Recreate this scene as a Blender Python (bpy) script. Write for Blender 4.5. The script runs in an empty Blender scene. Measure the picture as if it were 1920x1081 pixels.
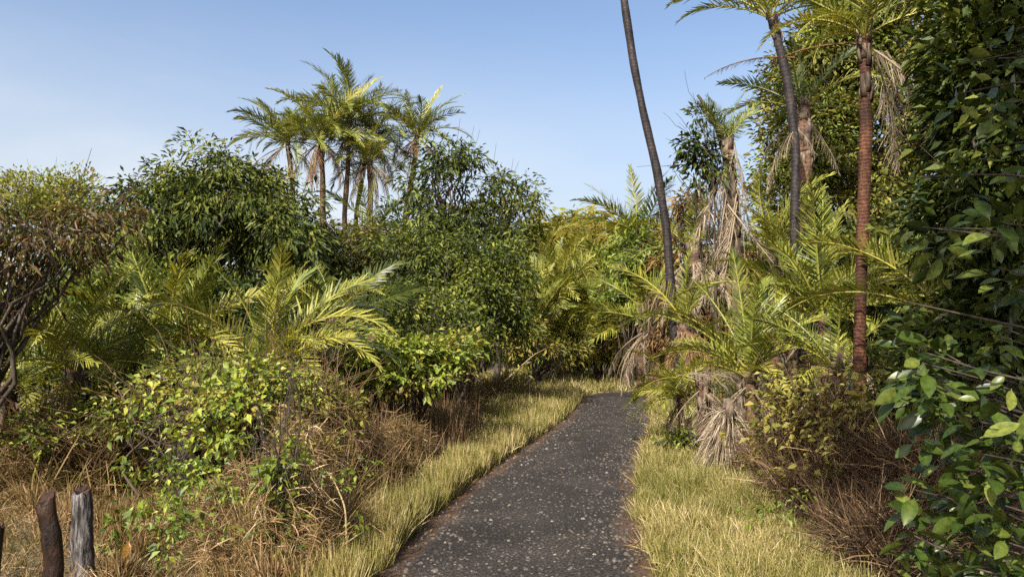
import bpy, math
import numpy as np
from mathutils import Vector

C = bpy.context.scene.collection
sc = bpy.context.scene
R = math.radians
F, CX, CY, CAMZ, PITCH = 1500.0, 960.0, 540.5, 1.6, R(3.49)
SUN_AZ, SUN_EL = 27.0, 40.0       # degrees left of straight behind the camera, elevation


def at(px, py, d):
    """the point d metres ahead that the photograph shows at (px, py)"""
    f = np.array([0, math.cos(PITCH), math.sin(PITCH)])
    u = np.array([0, -math.sin(PITCH), math.cos(PITCH)])
    v = f * F + np.array([1., 0, 0]) * (px - CX) - u * (py - CY)
    v = v * (d / v[1])
    return v + np.array([0, 0, CAMZ])


def ground_at(px, d):
    p = at(px, 632, d)
    p[2] = 0
    return p


def nrm(a):
    return a / np.maximum(np.linalg.norm(a, axis=-1, keepdims=True), 1e-9)


# ------------------------------------------------------------------ mesh gathering
class Geo:
    def __init__(s):
        s.v, s.f3, s.f4, s.t, s.n = [], [], [], [], 0
        s.m3, s.m4 = [], []

    def add(s, v, tris=None, quads=None, tint=0.5, mat=0):
        v = np.asarray(v, float).reshape(-1, 3)
        if tris is not None and len(tris):
            s.f3.append(np.asarray(tris).reshape(-1, 3) + s.n)
            s.m3.append(np.full(len(s.f3[-1]), mat))
        if quads is not None and len(quads):
            s.f4.append(np.asarray(quads).reshape(-1, 4) + s.n)
            s.m4.append(np.full(len(s.f4[-1]), mat))
        s.v.append(v)
        s.t.append(np.broadcast_to(np.asarray(tint, float), (len(v),)))
        s.n += len(v)

    # one leaf = two triangles folded along the midrib
    def leaves(s, p, d, n, L, W, tint, fold=.18, droop=.12, mat=0, wide=.45):
        d = nrm(d)
        side = nrm(np.cross(d, n))
        up = np.cross(side, d)
        L = np.broadcast_to(L, (len(p),))[:, None]
        W = np.broadcast_to(W, (len(p),))[:, None]
        mid = p + d * L * wide
        a = mid + side * W / 2 + up * W * fold
        b = mid - side * W / 2 + up * W * fold
        t = p + d * L
        t[:, 2] -= L[:, 0] * droop
        v = np.stack([p, a, t, b], 1).reshape(-1, 3)
        k = np.arange(len(p))[:, None] * 4
        s.add(v, tris=np.concatenate([k + [[0, 1, 2]], k + [[0, 2, 3]]]), tint=np.repeat(tint, 4), mat=mat)

    # a rounded leaf with a curl, for leaves seen close
    def big_leaves(s, p, d, n, L, W, tint, curl=.25, mat=0):
        d = nrm(d)
        side = nrm(np.cross(d, n))
        up = np.cross(side, d)
        N = len(p)
        L = np.broadcast_to(L, (N,))[:, None]
        W = np.broadcast_to(W, (N,))[:, None]
        curl = np.broadcast_to(curl, (N,))[:, None]
        st = [(0, .05), (.1, .09), (.22, .55), (.4, .92), (.6, 1.0), (.78, .78), (.92, .36), (1, .02)]
        rows = []
        for t, w in st:
            c = p + d * L * t - up * L * curl * t * t * .55
            rows += [c + side * W * w / 2 + up * W * .16 * w, c, c - side * W * w / 2 + up * W * .16 * w]
        v = np.stack(rows, 1)
        q = []
        for i in range(len(st) - 1):
            a = i * 3
            q += [[a, a + 3, a + 4, a + 1], [a + 1, a + 4, a + 5, a + 2]]
        q = np.array(q)
        k = (np.arange(N) * len(rows))[:, None, None]
        s.add(v.reshape(-1, 3), quads=(q[None] + k).reshape(-1, 4), tint=(np.repeat(np.asarray(tint), len(rows)).reshape(N, -1) + np.array([0, .14, 0] * len(st))).ravel(), mat=mat)

    # narrow blades: base, two stations, tip
    def blades(s, p, d, L, W, tint, bend, face=None, mat=0):
        N = len(p)
        d = nrm(d)
        L = np.broadcast_to(L, (N,))[:, None]
        W = np.broadcast_to(W, (N,))[:, None]
        bend = np.asarray(bend).reshape(-1, 1) * np.ones((N, 1))
        ref = np.array([0, 0, 1.]) if face is None else face
        side = nrm(np.cross(d, np.broadcast_to(ref, (N, 3))) + 1e-6)
        rows = []
        for t, w in ((0, .6), (.4, 1.), (.75, .7)):
            c = p + d * L * t
            c[:, 2] -= (L * bend * t * t)[:, 0]
            rows += [c + side * W * w / 2, c - side * W * w / 2]
        c = p + d * L
        c[:, 2] -= (L * bend)[:, 0]
        rows.append(c)
        v = np.stack(rows, 1).reshape(-1, 3)
        k = np.arange(N)[:, None] * 7
        s.add(v, quads=np.concatenate([k + [[0, 1, 3, 2]], k + [[2, 3, 5, 4]]]), tris=k + [[4, 5, 6]],
              tint=np.repeat(tint, 7), mat=mat)

    def tube(s, pts, rad, seg=8, tint=.5, mat=0, cap=True, jag=0, rng=None):
        pts = np.asarray(pts, float)
        k = len(pts)
        rad = np.broadcast_to(np.asarray(rad, float), (k,))
        tan = nrm(np.gradient(pts, axis=0))
        ref = np.array([1., .13, 0]) if abs(tan[0][2]) > .6 else np.array([0, .1, 1.])
        u = nrm(np.cross(tan, ref))
        w = np.cross(tan, u)
        a = np.arange(seg) * 2 * math.pi / seg
        rr = rad[:, None] * np.ones((k, seg))
        if jag and rng is not None:
            rr = rr * (1 + jag * rng.normal(size=(k, seg)) + jag * rng.normal(size=(1, seg)))
        v = pts[:, None, :] + (np.cos(a)[None, :, None] * u[:, None, :] + np.sin(a)[None, :, None] * w[:, None, :]) * rr[:, :, None]
        q = []
        for i in range(k - 1):
            for j in range(seg):
                j2 = (j + 1) % seg
                q.append([i * seg + j, i * seg + j2, (i + 1) * seg + j2, (i + 1) * seg + j])
        v = v.reshape(-1, 3)
        tr = []
        if cap:
            v = np.concatenate([v, pts[-1:]])
            e = (k - 1) * seg
            tr = [[e + j, e + (j + 1) % seg, len(v) - 1] for j in range(seg)]
        s.add(v, quads=q, tris=tr, tint=tint, mat=mat)

    def build(s, name, mats, parent=None, smooth=False, loc=None):
        me = bpy.data.meshes.new(name)
        v = np.concatenate(s.v)
        if loc is not None:
            v = v - np.asarray(loc)
        f3 = np.concatenate(s.f3) if s.f3 else np.zeros((0, 3), int)
        f4 = np.concatenate(s.f4) if s.f4 else np.zeros((0, 4), int)
        m = np.concatenate(s.m3 + s.m4)
        me.vertices.add(len(v))
        me.vertices.foreach_set('co', v.ravel())
        lp = np.concatenate([f3.ravel(), f4.ravel()])
        me.loops.add(len(lp))
        me.loops.foreach_set('vertex_index', lp.astype(np.int32))
        me.polygons.add(len(f3) + len(f4))
        st = np.concatenate([np.arange(len(f3)) * 3, len(f3) * 3 + np.arange(len(f4)) * 4])
        me.polygons.foreach_set('loop_start', st.astype(np.int32))
        me.polygons.foreach_set('material_index', m.astype(np.int32))
        me.polygons.foreach_set('use_smooth', np.full(len(st), smooth))
        at_ = me.attributes.new('tint', 'FLOAT', 'POINT')
        at_.data.foreach_set('value', np.concatenate(s.t).astype(np.float32))
        me.update(calc_edges=True)
        for x in (mats if isinstance(mats, (list, tuple)) else [mats]):
            me.materials.append(x)
        return link(name, me, parent, loc)


def link(name, me, parent=None, loc=None):
    o = bpy.data.objects.new(name, me)
    C.objects.link(o)
    if parent is not None:
        o.parent = parent
    elif loc is not None:
        o.location = loc
    return o


def tag(o, label, cat=None, group=None, kind=None):
    o['label'] = label
    if cat:
        o['category'] = cat
    if group:
        o['group'] = group
    if kind:
        o['kind'] = kind
    return o


def thing(name, label, cat, loc, group=None):
    o = bpy.data.objects.new(name, None)
    C.objects.link(o)
    o.empty_display_size = .2
    o.location = loc
    return tag(o, label, cat, group)


# ------------------------------------------------------------------ materials
def nodes(name):
    m = bpy.data.materials.new(name)
    m.use_nodes = True
    nt = m.node_tree
    return m, nt, nt.nodes['Principled BSDF'], nt.nodes['Material Output']


def ramp(nt, stops):
    r = nt.nodes.new('ShaderNodeValToRGB')
    el = r.color_ramp.elements
    while len(el) < len(stops):
        el.new(.5)
    for e, (p, c) in zip(el, stops):
        e.position = p
        e.color = (*c, 1)
    return r


def leaf_mat(name, stops, rough=.45, trans=.3, spec=.5, tcol=1.5):
    mottle = 0. if name.startswith('grass') else .45 if name.startswith('frond') else 1.
    m, nt, p, out = nodes(name)
    a = nt.nodes.new('ShaderNodeAttribute')
    a.attribute_name = 'tint'
    oi = nt.nodes.new('ShaderNodeObjectInfo')
    ad = nt.nodes.new('ShaderNodeMath')
    ad.operation = 'MULTIPLY_ADD'
    ad.inputs[1].default_value = .22
    sb = nt.nodes.new('ShaderNodeMath')
    sb.operation = 'SUBTRACT'
    sb.inputs[1].default_value = .5
    nt.links.new(oi.outputs['Random'], sb.inputs[0])
    nt.links.new(sb.outputs[0], ad.inputs[0])
    nt.links.new(a.outputs['Fac'], ad.inputs[2])
    r = ramp(nt, stops)
    nt.links.new(ad.outputs[0], r.inputs[0])
    tc = nt.nodes.new('ShaderNodeTexCoord')
    nz = nt.nodes.new('ShaderNodeTexNoise')
    nz.inputs['Scale'].default_value = 55
    nz.inputs['Detail'].default_value = 3
    nt.links.new(tc.outputs['Object'], nz.inputs['Vector'])
    vr = ramp(nt, [(.3, (.6, .62, .55)), (.5, (1, 1, 1)), (.72, (1.35, 1.25, 1.2))])
    nt.links.new(nz.outputs['Fac'], vr.inputs[0])
    mo = nt.nodes.new('ShaderNodeMix')
    mo.data_type = 'RGBA'
    mo.blend_type = 'MULTIPLY'
    mo.inputs[0].default_value = mottle
    nt.links.new(r.outputs[0], mo.inputs[6])
    nt.links.new(vr.outputs[0], mo.inputs[7])
    nt.links.new(mo.outputs[2], p.inputs['Base Color'])
    p.inputs['Roughness'].default_value = rough
    p.inputs['Specular IOR Level'].default_value = spec
    if trans:
        t = nt.nodes.new('ShaderNodeBsdfTranslucent')
        mu = nt.nodes.new('ShaderNodeMix')
        mu.data_type = 'RGBA'
        mu.blend_type = 'MULTIPLY'
        mu.inputs[0].default_value = 1
        nt.links.new(r.outputs[0], mu.inputs[6])
        mu.inputs[7].default_value = (tcol * 1.1, tcol, tcol * .5, 1)
        nt.links.new(mu.outputs[2], t.inputs[0])
        mx = nt.nodes.new('ShaderNodeMixShader')
        mx.inputs[0].default_value = trans
        nt.links.new(p.outputs[0], mx.inputs[1])
        nt.links.new(t.outputs[0], mx.inputs[2])
        nt.links.new(mx.outputs[0], out.inputs[0])
    return m


def bark_mat(name, stops, scale=(30, 30, 6), bump=.6, rough=.85, rings=0, ringcol=None):
    m, nt, p, out = nodes(name)
    tc = nt.nodes.new('ShaderNodeTexCoord')
    mp = nt.nodes.new('ShaderNodeMapping')
    mp.inputs['Scale'].default_value = scale
    nt.links.new(tc.outputs['Object'], mp.inputs[0])
    nz = nt.nodes.new('ShaderNodeTexNoise')
    nz.inputs['Scale'].default_value = 1
    nz.inputs['Detail'].default_value = 6
    nz.inputs['Roughness'].default_value = .65
    nt.links.new(mp.outputs[0], nz.inputs['Vector'])
    r = ramp(nt, stops)
    nt.links.new(nz.outputs['Fac'], r.inputs[0])
    col, hgt = r.outputs[0], nz.outputs['Fac']
    if rings:
        wv = nt.nodes.new('ShaderNodeTexWave')
        wv.bands_direction = 'Z'
        wv.inputs['Scale'].default_value = rings
        wv.inputs['Distortion'].default_value = 4.5
        wv.inputs['Detail'].default_value = 3
        wv.inputs['Detail Scale'].default_value = 3
        nt.links.new(tc.outputs['Object'], wv.inputs['Vector'])
        rr = ramp(nt, [(.0, (0, 0, 0)), (.7, (0, 0, 0)), (.95, (.45, .45, .45))])
        nt.links.new(wv.outputs['Fac'], rr.inputs[0])
        mx = nt.nodes.new('ShaderNodeMix')
        mx.data_type = 'RGBA'
        nt.links.new(rr.outputs[0], mx.inputs[0])
        nt.links.new(col, mx.inputs[6])
        mx.inputs[7].default_value = (*ringcol, 1)
        col = mx.outputs[2]
        am = nt.nodes.new('ShaderNodeMath')
        am.operation = 'MULTIPLY_ADD'
        am.inputs[1].default_value = .22
        nt.links.new(wv.outputs['Fac'], am.inputs[0])
        nt.links.new(hgt, am.inputs[2])
        hgt = am.outputs[0]
    n3 = nt.nodes.new('ShaderNodeTexNoise')
    n3.inputs['Scale'].default_value = 3.2
    n3.inputs['Detail'].default_value = 5
    nt.links.new(tc.outputs['Object'], n3.inputs['Vector'])
    r3 = ramp(nt, [(.32, (.42, .42, .42)), (.52, (1, 1, 1)), (.7, (1.5, 1.45, 1.4))])
    nt.links.new(n3.outputs['Fac'], r3.inputs[0])
    mm = nt.nodes.new('ShaderNodeMix')
    mm.data_type = 'RGBA'
    mm.blend_type = 'MULTIPLY'
    mm.inputs[0].default_value = 1
    nt.links.new(col, mm.inputs[6])
    nt.links.new(r3.outputs[0], mm.inputs[7])
    col = mm.outputs[2]
    p.inputs['Specular IOR Level'].default_value = .22
    nt.links.new(col, p.inputs['Base Color'])
    b = nt.nodes.new('ShaderNodeBump')
    b.inputs['Strength'].default_value = bump
    b.inputs['Distance'].default_value = .02
    nt.links.new(hgt, b.inputs['Height'])
    nt.links.new(b.outputs[0], p.inputs['Normal'])
    p.inputs['Roughness'].default_value = rough
    return m


M = {}
M['frond_green'] = leaf_mat('frond_green', [(0, (.03, .05, .008)), (.5, (.115, .142, .02)), (1, (.28, .275, .05))], .42, 0.2, .45)
M['frond_yellow'] = leaf_mat('frond_yellow', [(0, (.07, .085, .012)), (.5, (.18, .188, .025)), (1, (.36, .32, .065))], .48, 0.2, .35)
M['frond_dark'] = leaf_mat('frond_dark', [(0, (.028, .045, .01)), (.6, (.06, .08, .015)), (1, (.12, .125, .025))], .42, 0.2, .4)
M['frond_dead'] = leaf_mat('frond_dead', [(0, (.06, .04, .024)), (.5, (.19, .14, .088)), (1, (.44, .36, .26))], .8, .12, .15, 1.1)
M['frond_brown'] = leaf_mat('frond_brown', [(0, (.06, .032, .015)), (.5, (.15, .085, .036)), (1, (.28, .18, .075))], .8, .12, .15, 1.1)
M['leaf_dark'] = leaf_mat('leaf_dark', [(0, (.007, .013, .003)), (.5, (.036, .055, .009)), (1, (.14, .15, .026))], .5, 0.14, 0.16)
M['leaf_mid'] = leaf_mat('leaf_mid', [(0, (.012, .02, .004)), (.5, (.072, .096, .013)), (1, (.235, .24, .04))], .5, 0.17, 0.18)
M['leaf_olive'] = leaf_mat('leaf_olive', [(0, (.024, .028, .007)), (.5, (.1, .1, .018)), (1, (.24, .205, .042))], .5, 0.18, 0.2)
M['leaf_lime'] = leaf_mat('leaf_lime', [(0, (.035, .06, .008)), (.5, (.135, .185, .02)), (1, (.29, .31, .045))], .48, 0.24, .35)
M['leaf_bronze'] = leaf_mat('leaf_bronze', [(0, (.022, .012, .005)), (.5, (.07, .042, .013)), (1, (.19, .125, .04))], .5, 0.15, 0.2)
M['leaf_gold'] = leaf_mat('leaf_gold', [(0, (.08, .075, .012)), (.5, (.17, .15, .022)), (1, (.28, .22, .042))], .5, 0.22, .3)
M['leaf_big'] = leaf_mat('leaf_big', [(0, (.014, .026, .005)), (.5, (.042, .066, .01)), (1, (.13, .15, .028))], 0.36, 0.16, 0.32)
M['leaf_brown'] = leaf_mat('leaf_brown', [(0, (.07, .035, .015)), (.5, (.16, .09, .035)), (1, (.3, .2, .08))], .7, .15, .2)
M['grass_verge'] = leaf_mat('grass_verge', [(0, (.06, .075, .012)), (.35, (.16, .152, .034)), (.7, (.295, .24, .082)), (1, (.5, .4, .21))], .55, .3, .3, 1.3)
M['grass_dry'] = leaf_mat('grass_dry', [(0, (.06, .062, .014)), (.3, (.14, .1, .034)), (.7, (.22, .13, .06)), (1, (.44, .32, .18))], .65, .22, .2, 1.2)
M['stem'] = leaf_mat('stem', [(0, (.03, .018, .009)), (.5, (.095, .055, .026)), (1, (.3, .21, .115))], .75, 0, .2)
M['twig'] = leaf_mat('twig', [(0, (.025, .018, .012)), (1, (.09, .065, .045))], .8, 0, .2)
M['bark'] = bark_mat('bark', [(.3, (.02, .015, .011)), (.55, (.06, .045, .032)), (.75, (.13, .1, .075))])
M['bark_black'] = bark_mat('bark_black', [(.3, (.008, .006, .006)), (.55, (.024, .018, .017)), (.8, (.085, .07, .062))], (26, 26, 9), .5, .6, 4.2, (.04, .032, .03))
M['bark_red'] = bark_mat('bark_red', [(.3, (.022, .008, .004)), (.55, (.065, .024, .012)), (.8, (.16, .07, .036))], (40, 40, 14), .7, .75, 7.5, (.16, .08, .045))
M['bark_palm'] = bark_mat('bark_palm', [(.3, (.03, .018, .012)), (.55, (.1, .055, .033)), (.8, (.22, .14, .09))], (30, 30, 14), .7, .8, 4., (.17, .1, .07))
M['bark_boot'] = bark_mat('bark_boot', [(.3, (.03, .02, .013)), (.5, (.1, .072, .05)), (.75, (.27, .21, .15))], (18, 18, 5), .8, .9)
M['stump_grey'] = bark_mat('stump_grey', [(.38, (.01, .008, .007)), (.48, (.075, .064, .06)), (.6, (.2, .185, .175)), (.75, (.38, .36, .34))], (44, 44, 6.5), 1.0, .85)
M['stump_brown'] = bark_mat('stump_brown', [(.3, (.008, .004, .003)), (.55, (.026, .012, .006)), (.8, (.085, .042, .022))], (26, 26, 9), 1., .5)
M['stump_end'] = bark_mat('stump_end', [(.3, (.012, .008, .007)), (.6, (.05, .025, .016)), (.85, (.12, .07, .045))], (40, 40, 40), .8, .8)


def ground_mat():
    m, nt, p, out = nodes('ground')
    tc = nt.nodes.new('ShaderNodeTexCoord')
    n1 = nt.nodes.new('ShaderNodeTexNoise')
    n1.inputs['Scale'].default_value = 1.1
    n1.inputs['Detail'].default_value = 8
    n2 = nt.nodes.new('ShaderNodeTexNoise')
    n2.inputs['Scale'].default_value = 28
    n2.inputs['Detail'].default_value = 6
    for n in (n1, n2):
        nt.links.new(tc.outputs['Object'], n.inputs['Vector'])
    mx = nt.nodes.new('ShaderNodeMath')
    mx.operation = 'MULTIPLY_ADD'
    mx.inputs[1].default_value = .55
    nt.links.new(n2.outputs['Fac'], mx.inputs[0])
    h = nt.nodes.new('ShaderNodeMath')
    h.operation = 'MULTIPLY'
    h.inputs[1].default_value = .45
    nt.links.new(n1.outputs['Fac'], h.inputs[0])
    nt.links.new(h.outputs[0], mx.inputs[2])
    r = ramp(nt, [(.3, (.03, .022, .014)), (.48, (.085, .062, .03)), (.62, (.15, .115, .05)), (.75, (.11, .1, .035))])
    nt.links.new(mx.outputs[0], r.inputs[0])
    nt.links.new(r.outputs[0], p.inputs['Base Color'])
    p.inputs['Roughness'].default_value = .95
    b = nt.nodes.new('ShaderNodeBump')
    b.inputs['Distance'].default_value = .03
    nt.links.new(n2.outputs['Fac'], b.inputs['Height'])
    nt.links.new(b.outputs[0], p.inputs['Normal'])
    return m


def path_mat():
    m, nt, p, out = nodes('path')
    L = nt.links.new
    tc = nt.nodes.new('ShaderNodeTexCoord')
    nz = nt.nodes.new('ShaderNodeTexNoise')
    nz.inputs['Scale'].default_value = 45
    nz.inputs['Detail'].default_value = 7
    big = nt.nodes.new('ShaderNodeTexNoise')
    big.inputs['Scale'].default_value = 1.3
    big.inputs['Detail'].default_value = 5
    vo = nt.nodes.new('ShaderNodeTexVoronoi')
    vo.inputs['Scale'].default_value = 30
    vs = nt.nodes.new('ShaderNodeTexVoronoi')
    vs.inputs['Scale'].default_value = 46
    for n in (nz, big, vo, vs):
        L(tc.outputs['Object'], n.inputs['Vector'])
    base = ramp(nt, [(.32, (.012, .0095, .0075)), (.5, (.031, .026, .021)), (.68, (.08, .067, .055))])
    L(nz.outputs['Fac'], base.inputs[0])
    wr = ramp(nt, [(.3, (.4, .38, .36)), (.5, (.66, .65, .64)), (.7, (1.05, 1.02, .98))])
    L(big.outputs['Fac'], wr.inputs[0])
    wm = nt.nodes.new('ShaderNodeMix')
    wm.data_type = 'RGBA'
    wm.blend_type = 'MULTIPLY'
    wm.inputs[0].default_value = 1
    L(base.outputs[0], wm.inputs[6])
    L(wr.outputs[0], wm.inputs[7])
    col = wm.outputs[2]
    hs = nz.outputs['Fac']

    def stones(v, lo, c, prev, rad):
        sp = nt.nodes.new('ShaderNodeSeparateColor')
        L(v.outputs['Color'], sp.inputs[0])
        a = nt.nodes.new('ShaderNodeMath')
        a.operation = 'GREATER_THAN'
        a.inputs[1].default_value = lo
        L(sp.outputs[0], a.inputs[0])
        d = nt.nodes.new('ShaderNodeMapRange')
        d.inputs[1].default_value = rad * 1.15
        d.inputs[2].default_value = rad * .85
        ad = nt.nodes.new('ShaderNodeMath')
        ad.operation = 'MULTIPLY_ADD'
        ad.inputs[1].default_value = .35
        L(nz.outputs['Fac'], ad.inputs[0])
        L(v.outputs['Distance'], ad.inputs[2])
        L(ad.outputs[0], d.inputs[0])
        mu = nt.nodes.new('ShaderNodeMath')
        mu.operation = 'MULTIPLY'
        L(a.outputs[0], mu.inputs[0])
        L(d.outputs[0], mu.inputs[1])
        mx = nt.nodes.new('ShaderNodeMix')
        mx.data_type = 'RGBA'
        L(mu.outputs[0], mx.inputs[0])
        L(prev, mx.inputs[6])
        rc = ramp(nt, c)
        L(sp.outputs[1], rc.inputs[0])
        L(rc.outputs[0], mx.inputs[7])
        return mx.outputs[2], mu.outputs[0]
    col, h1 = stones(vs, .7, [(0, (.03, .024, .024)), (1, (.085, .07, .066))], col, .42)
    col, h2 = stones(vo, .84, [(0, (.04, .033, .03)), (.6, (.1, .085, .072)), (1, (.22, .19, .155))], col, .46)
    # reddish soil creeping in from both margins
    at_ = nt.nodes.new('ShaderNodeAttribute')
    at_.attribute_name = 'tint'
    e = nt.nodes.new('ShaderNodeMath')
    e.operation = 'MULTIPLY_ADD'
    e.inputs[1].default_value = .55
    L(big.outputs['Fac'], e.inputs[0])
    L(at_.outputs['Fac'], e.inputs[2])
    er = ramp(nt, [(.84, (0, 0, 0)), (.98, (.9, .9, .9))])
    es = nt.nodes.new('ShaderNodeMath')
    es.operation = 'MULTIPLY'
    es.inputs[1].default_value = .85
    L(e.outputs[0], es.inputs[0])
    L(es.outputs[0], er.inputs[0])
    mx = nt.nodes.new('ShaderNodeMix')
    mx.data_type = 'RGBA'
    L(er.outputs[0], mx.inputs[0])
    L(col, mx.inputs[6])
    so = ramp(nt, [(.35, (.035, .02, .012)), (.65, (.11, .06, .032))])
    L(nz.outputs['Fac'], so.inputs[0])
    L(so.outputs[0], mx.inputs[7])
    L(mx.outputs[2], p.inputs['Base Color'])
    ad = nt.nodes.new('ShaderNodeMath')
    ad.operation = 'ADD'
    L(h1, ad.inputs[0])
    L(h2, ad.inputs[1])
    a2 = nt.nodes.new('ShaderNodeMath')
    a2.operation = 'ADD'
    L(ad.outputs[0], a2.inputs[0])
    L(hs, a2.inputs[1])
    b = nt.nodes.new('ShaderNodeBump')
    b.inputs['Strength'].default_value = .8
    b.inputs['Distance'].default_value = .015
    L(a2.outputs[0], b.inputs['Height'])
    L(b.outputs[0], p.inputs['Normal'])
    p.inputs['Roughness'].default_value = .88
    p.inputs['Specular IOR Level'].default_value = .25
    return m


M['ground'] = ground_mat()
M['path'] = path_mat()
M['pebble'] = leaf_mat('pebble', [(0, (.025, .021, .019)), (.6, (.085, .072, .06)), (1, (.24, .21, .165))], .7, 0, .3)

# ------------------------------------------------------------------ path line: (distance, left edge x, right edge x)
PATH = np.array([(-9, -.9, 1.0), (-2, -1.0, .92), (3.5, -.98, .95), (5.43, -.94, 1.02), (6.98, -.78, 1.13), (9.13, -.43, 1.46), (11.4, .05, 1.93),
                 (13.6, .55, 2.4), (16, 1.03, 2.85), (18.6, 1.47, 3.28), (22, 1.98, 3.8), (24.4, 2.3, 5.2)])


def edges(y):
    return np.interp(y, PATH[:, 0], PATH[:, 1]), np.interp(y, PATH[:, 0], PATH[:, 2])


def wob(x, y, k=1., s=0.):
    return np.sin(x * 1.7 * k + s) * np.cos(y * 1.3 * k + 1.3 * s) + .6 * np.sin(x * 3.1 * k + y * 2.3 * k + s)


# ------------------------------------------------------------------ setting
def gz(x, y):
    l, r = edges(y)
    dist = np.maximum(np.maximum(l - x, x - r), 0)
    return -.02 + np.clip(dist * .12, 0, .05) + np.clip(dist - .4, 0, 1) * .035 * wob(x, y, .8, .4)


g = Geo()
ax = np.unique(np.concatenate([np.linspace(-14, 14, 113), np.sign(np.linspace(-1, 1, 41)) * (14 + 700 * np.abs(np.linspace(-1, 1, 41)) ** 3)]))
ay = np.unique(np.concatenate([np.linspace(-8, 32, 161), 32 + 700 * np.linspace(0, 1, 20) ** 2.5, -8 - 300 * np.linspace(0, 1, 10) ** 2.5]))
X, Y = np.meshgrid(ax, ay)
Z = gz(X, Y)
i = np.arange(len(ay) - 1)[:, None] * len(ax) + np.arange(len(ax) - 1)[None, :]
i = i.ravel()
g.add(np.stack([X, Y, Z], -1).reshape(-1, 3), quads=np.stack([i, i + 1, i + 1 + len(ax), i + len(ax)], 1))
tag(g.build('ground', M['ground'], smooth=True), 'brown leaf littered soil under the scrub on both sides of the path', 'ground', kind='structure')

g = Geo()
rng = np.random.default_rng(5)
cl = []
ys = np.concatenate([np.linspace(-9, 3, 30), np.linspace(3.1, 21.5, 190)])
lx, rx = edges(ys)
nx = 13
rows = []
for k in range(nx):
    t = k / (nx - 1)
    ed = abs(t - .5) * 2
    x = lx + (rx - lx) * t + (ed > .9) * .05 * np.sign(t - .5) * wob(ys, ys * .3, 2.2, t)
    rows.append(np.stack([x, ys, .012 + .012 * (1 - ed ** 2) + 0 * ys], -1))
# bend to the right at the far end
ang = np.linspace(0, R(100), 26)[1:]
l0, r0 = edges(np.array([21.5]))
piv = np.array([r0[0] + .5, 21.5])
V = np.stack(rows, 1)
turn = []
for a in ang:
    rad = (piv[0] - V[-1, :, 0])
    turn.append(np.stack([piv[0] - rad * math.cos(a), 21.5 + rad * math.sin(a), V[-1, :, 2]], -1))
tail = [turn[-1] + np.array([s * math.sin(R(100)), s * math.cos(R(100)), 0]) for s in (3, 6, 9, 14)]
V = np.concatenate([V, np.array(turn), np.array(tail)], 0)
n0 = len(V)
i = (np.arange(n0 - 1)[:, None] * nx + np.arange(nx - 1)[None]).ravel()
td = np.tile(np.abs(np.linspace(-1, 1, nx)), n0)
g.add(V.reshape(-1, 3), quads=np.stack([i, i + 1, i + 1 + nx, i + nx], 1), tint=td)
tag(g.build('path', M['path'], smooth=True), 'dark stony footpath curving away between the grass verges', 'path', kind='structure')

# loose stones bedded in the path
g = Geo()
N = 7000
yy = 3.2 + 18 * rng.random(N) ** 1.5
l, r = edges(yy)
xx = l + .08 + (r - l - .16) * rng.beta(1.3, 1.3, N)
rad = rng.uniform(.005, .0145, N) * rng.choice([1, 1, 1.5], N)
a = rng.random((N, 1)) * 6.28 + np.arange(6)[None] * 2 * math.pi / 6
rr = rad[:, None] * rng.uniform(.75, 1.25, (N, 6))
ring = np.stack([xx[:, None] + np.cos(a) * rr * 1.2, yy[:, None] + np.sin(a) * rr, np.full((N, 6), .014)], -1)
top = np.stack([xx[:, None] + np.cos(a) * rr * .6, yy[:, None] + np.sin(a) * rr * .55, .02 + rad[:, None] * rng.uniform(.35, .7, (N, 6))], -1)
v = np.concatenate([ring, top], 1).reshape(-1, 3)
k = np.arange(N)[:, None] * 12
q = np.concatenate([k + np.array([[j, (j + 1) % 6, 6 + (j + 1) % 6, 6 + j]]) for j in range(6)] + [k + [[6, 7, 8, 9]], k + [[6, 9, 10, 11]]])
g.add(v, quads=q, tint=np.repeat(rng.beta(1.6, 2.2, N), 12))
tag(g.build('pebbles', M['pebble']), 'pale pebbles bedded in the dark surface of the path', 'pebbles', kind='stuff')


# ------------------------------------------------------------------ grass
def gnoise(x, y):
    return np.clip(.5 + .28 * wob(x, y, .9, 2.) + .15 * wob(x, y, 2.7, .7), 0, 1)


def grass(name, label, pts, hmin, hmax, mat, rng, width=.006, lean=.35, bend=.25, tintf=None, spread=.22, z0=None, cat='grass', trod=.12):
    pts = pts[gnoise(pts[:, 0] * 2.3, pts[:, 1] * 2.3 + 1) > .42 * rng.random(len(pts))]
    x, y = pts[:, 0], pts[:, 1]
    N = len(x)
    z = gz(x, y) if z0 is None else z0
    d = np.stack([rng.normal(0, lean, N), rng.normal(0, lean, N), np.ones(N)], 1)
    h = (hmin + (hmax - hmin) * rng.beta(2, 2.2, N)) * (.45 + .5 * gnoise(x * 1.7, y * 1.7) + .55 * gnoise(x * 5.1 + 3, y * 4.3))
    t = np.clip((gnoise(x, y) if tintf is None else tintf(x, y)) + .3 * (gnoise(x * 4.1, y * 3.7 + 2) - .5) + rng.normal(0, spread, N), 0, 1)
    flat = rng.random(N) < trod
    d[flat, :2] *= 3.5
    t[flat] = np.clip(t[flat] + .25, 0, 1)
    g = Geo()
    fc = nrm(np.stack([rng.normal(0, 1, N), rng.normal(0, 1, N), rng.normal(0, .2, N)], 1))
    w = width * (.7 + .6 * rng.random(N)) * np.clip(y / 9, .9, 2.2)
    g.blades(np.stack([x, y, z], 1), d, h, w, t, bend * rng.random(N), face=fc)
    return tag(g.build(name, mat), label, cat, kind='stuff')


rng = np.random.default_rng(11)
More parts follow.
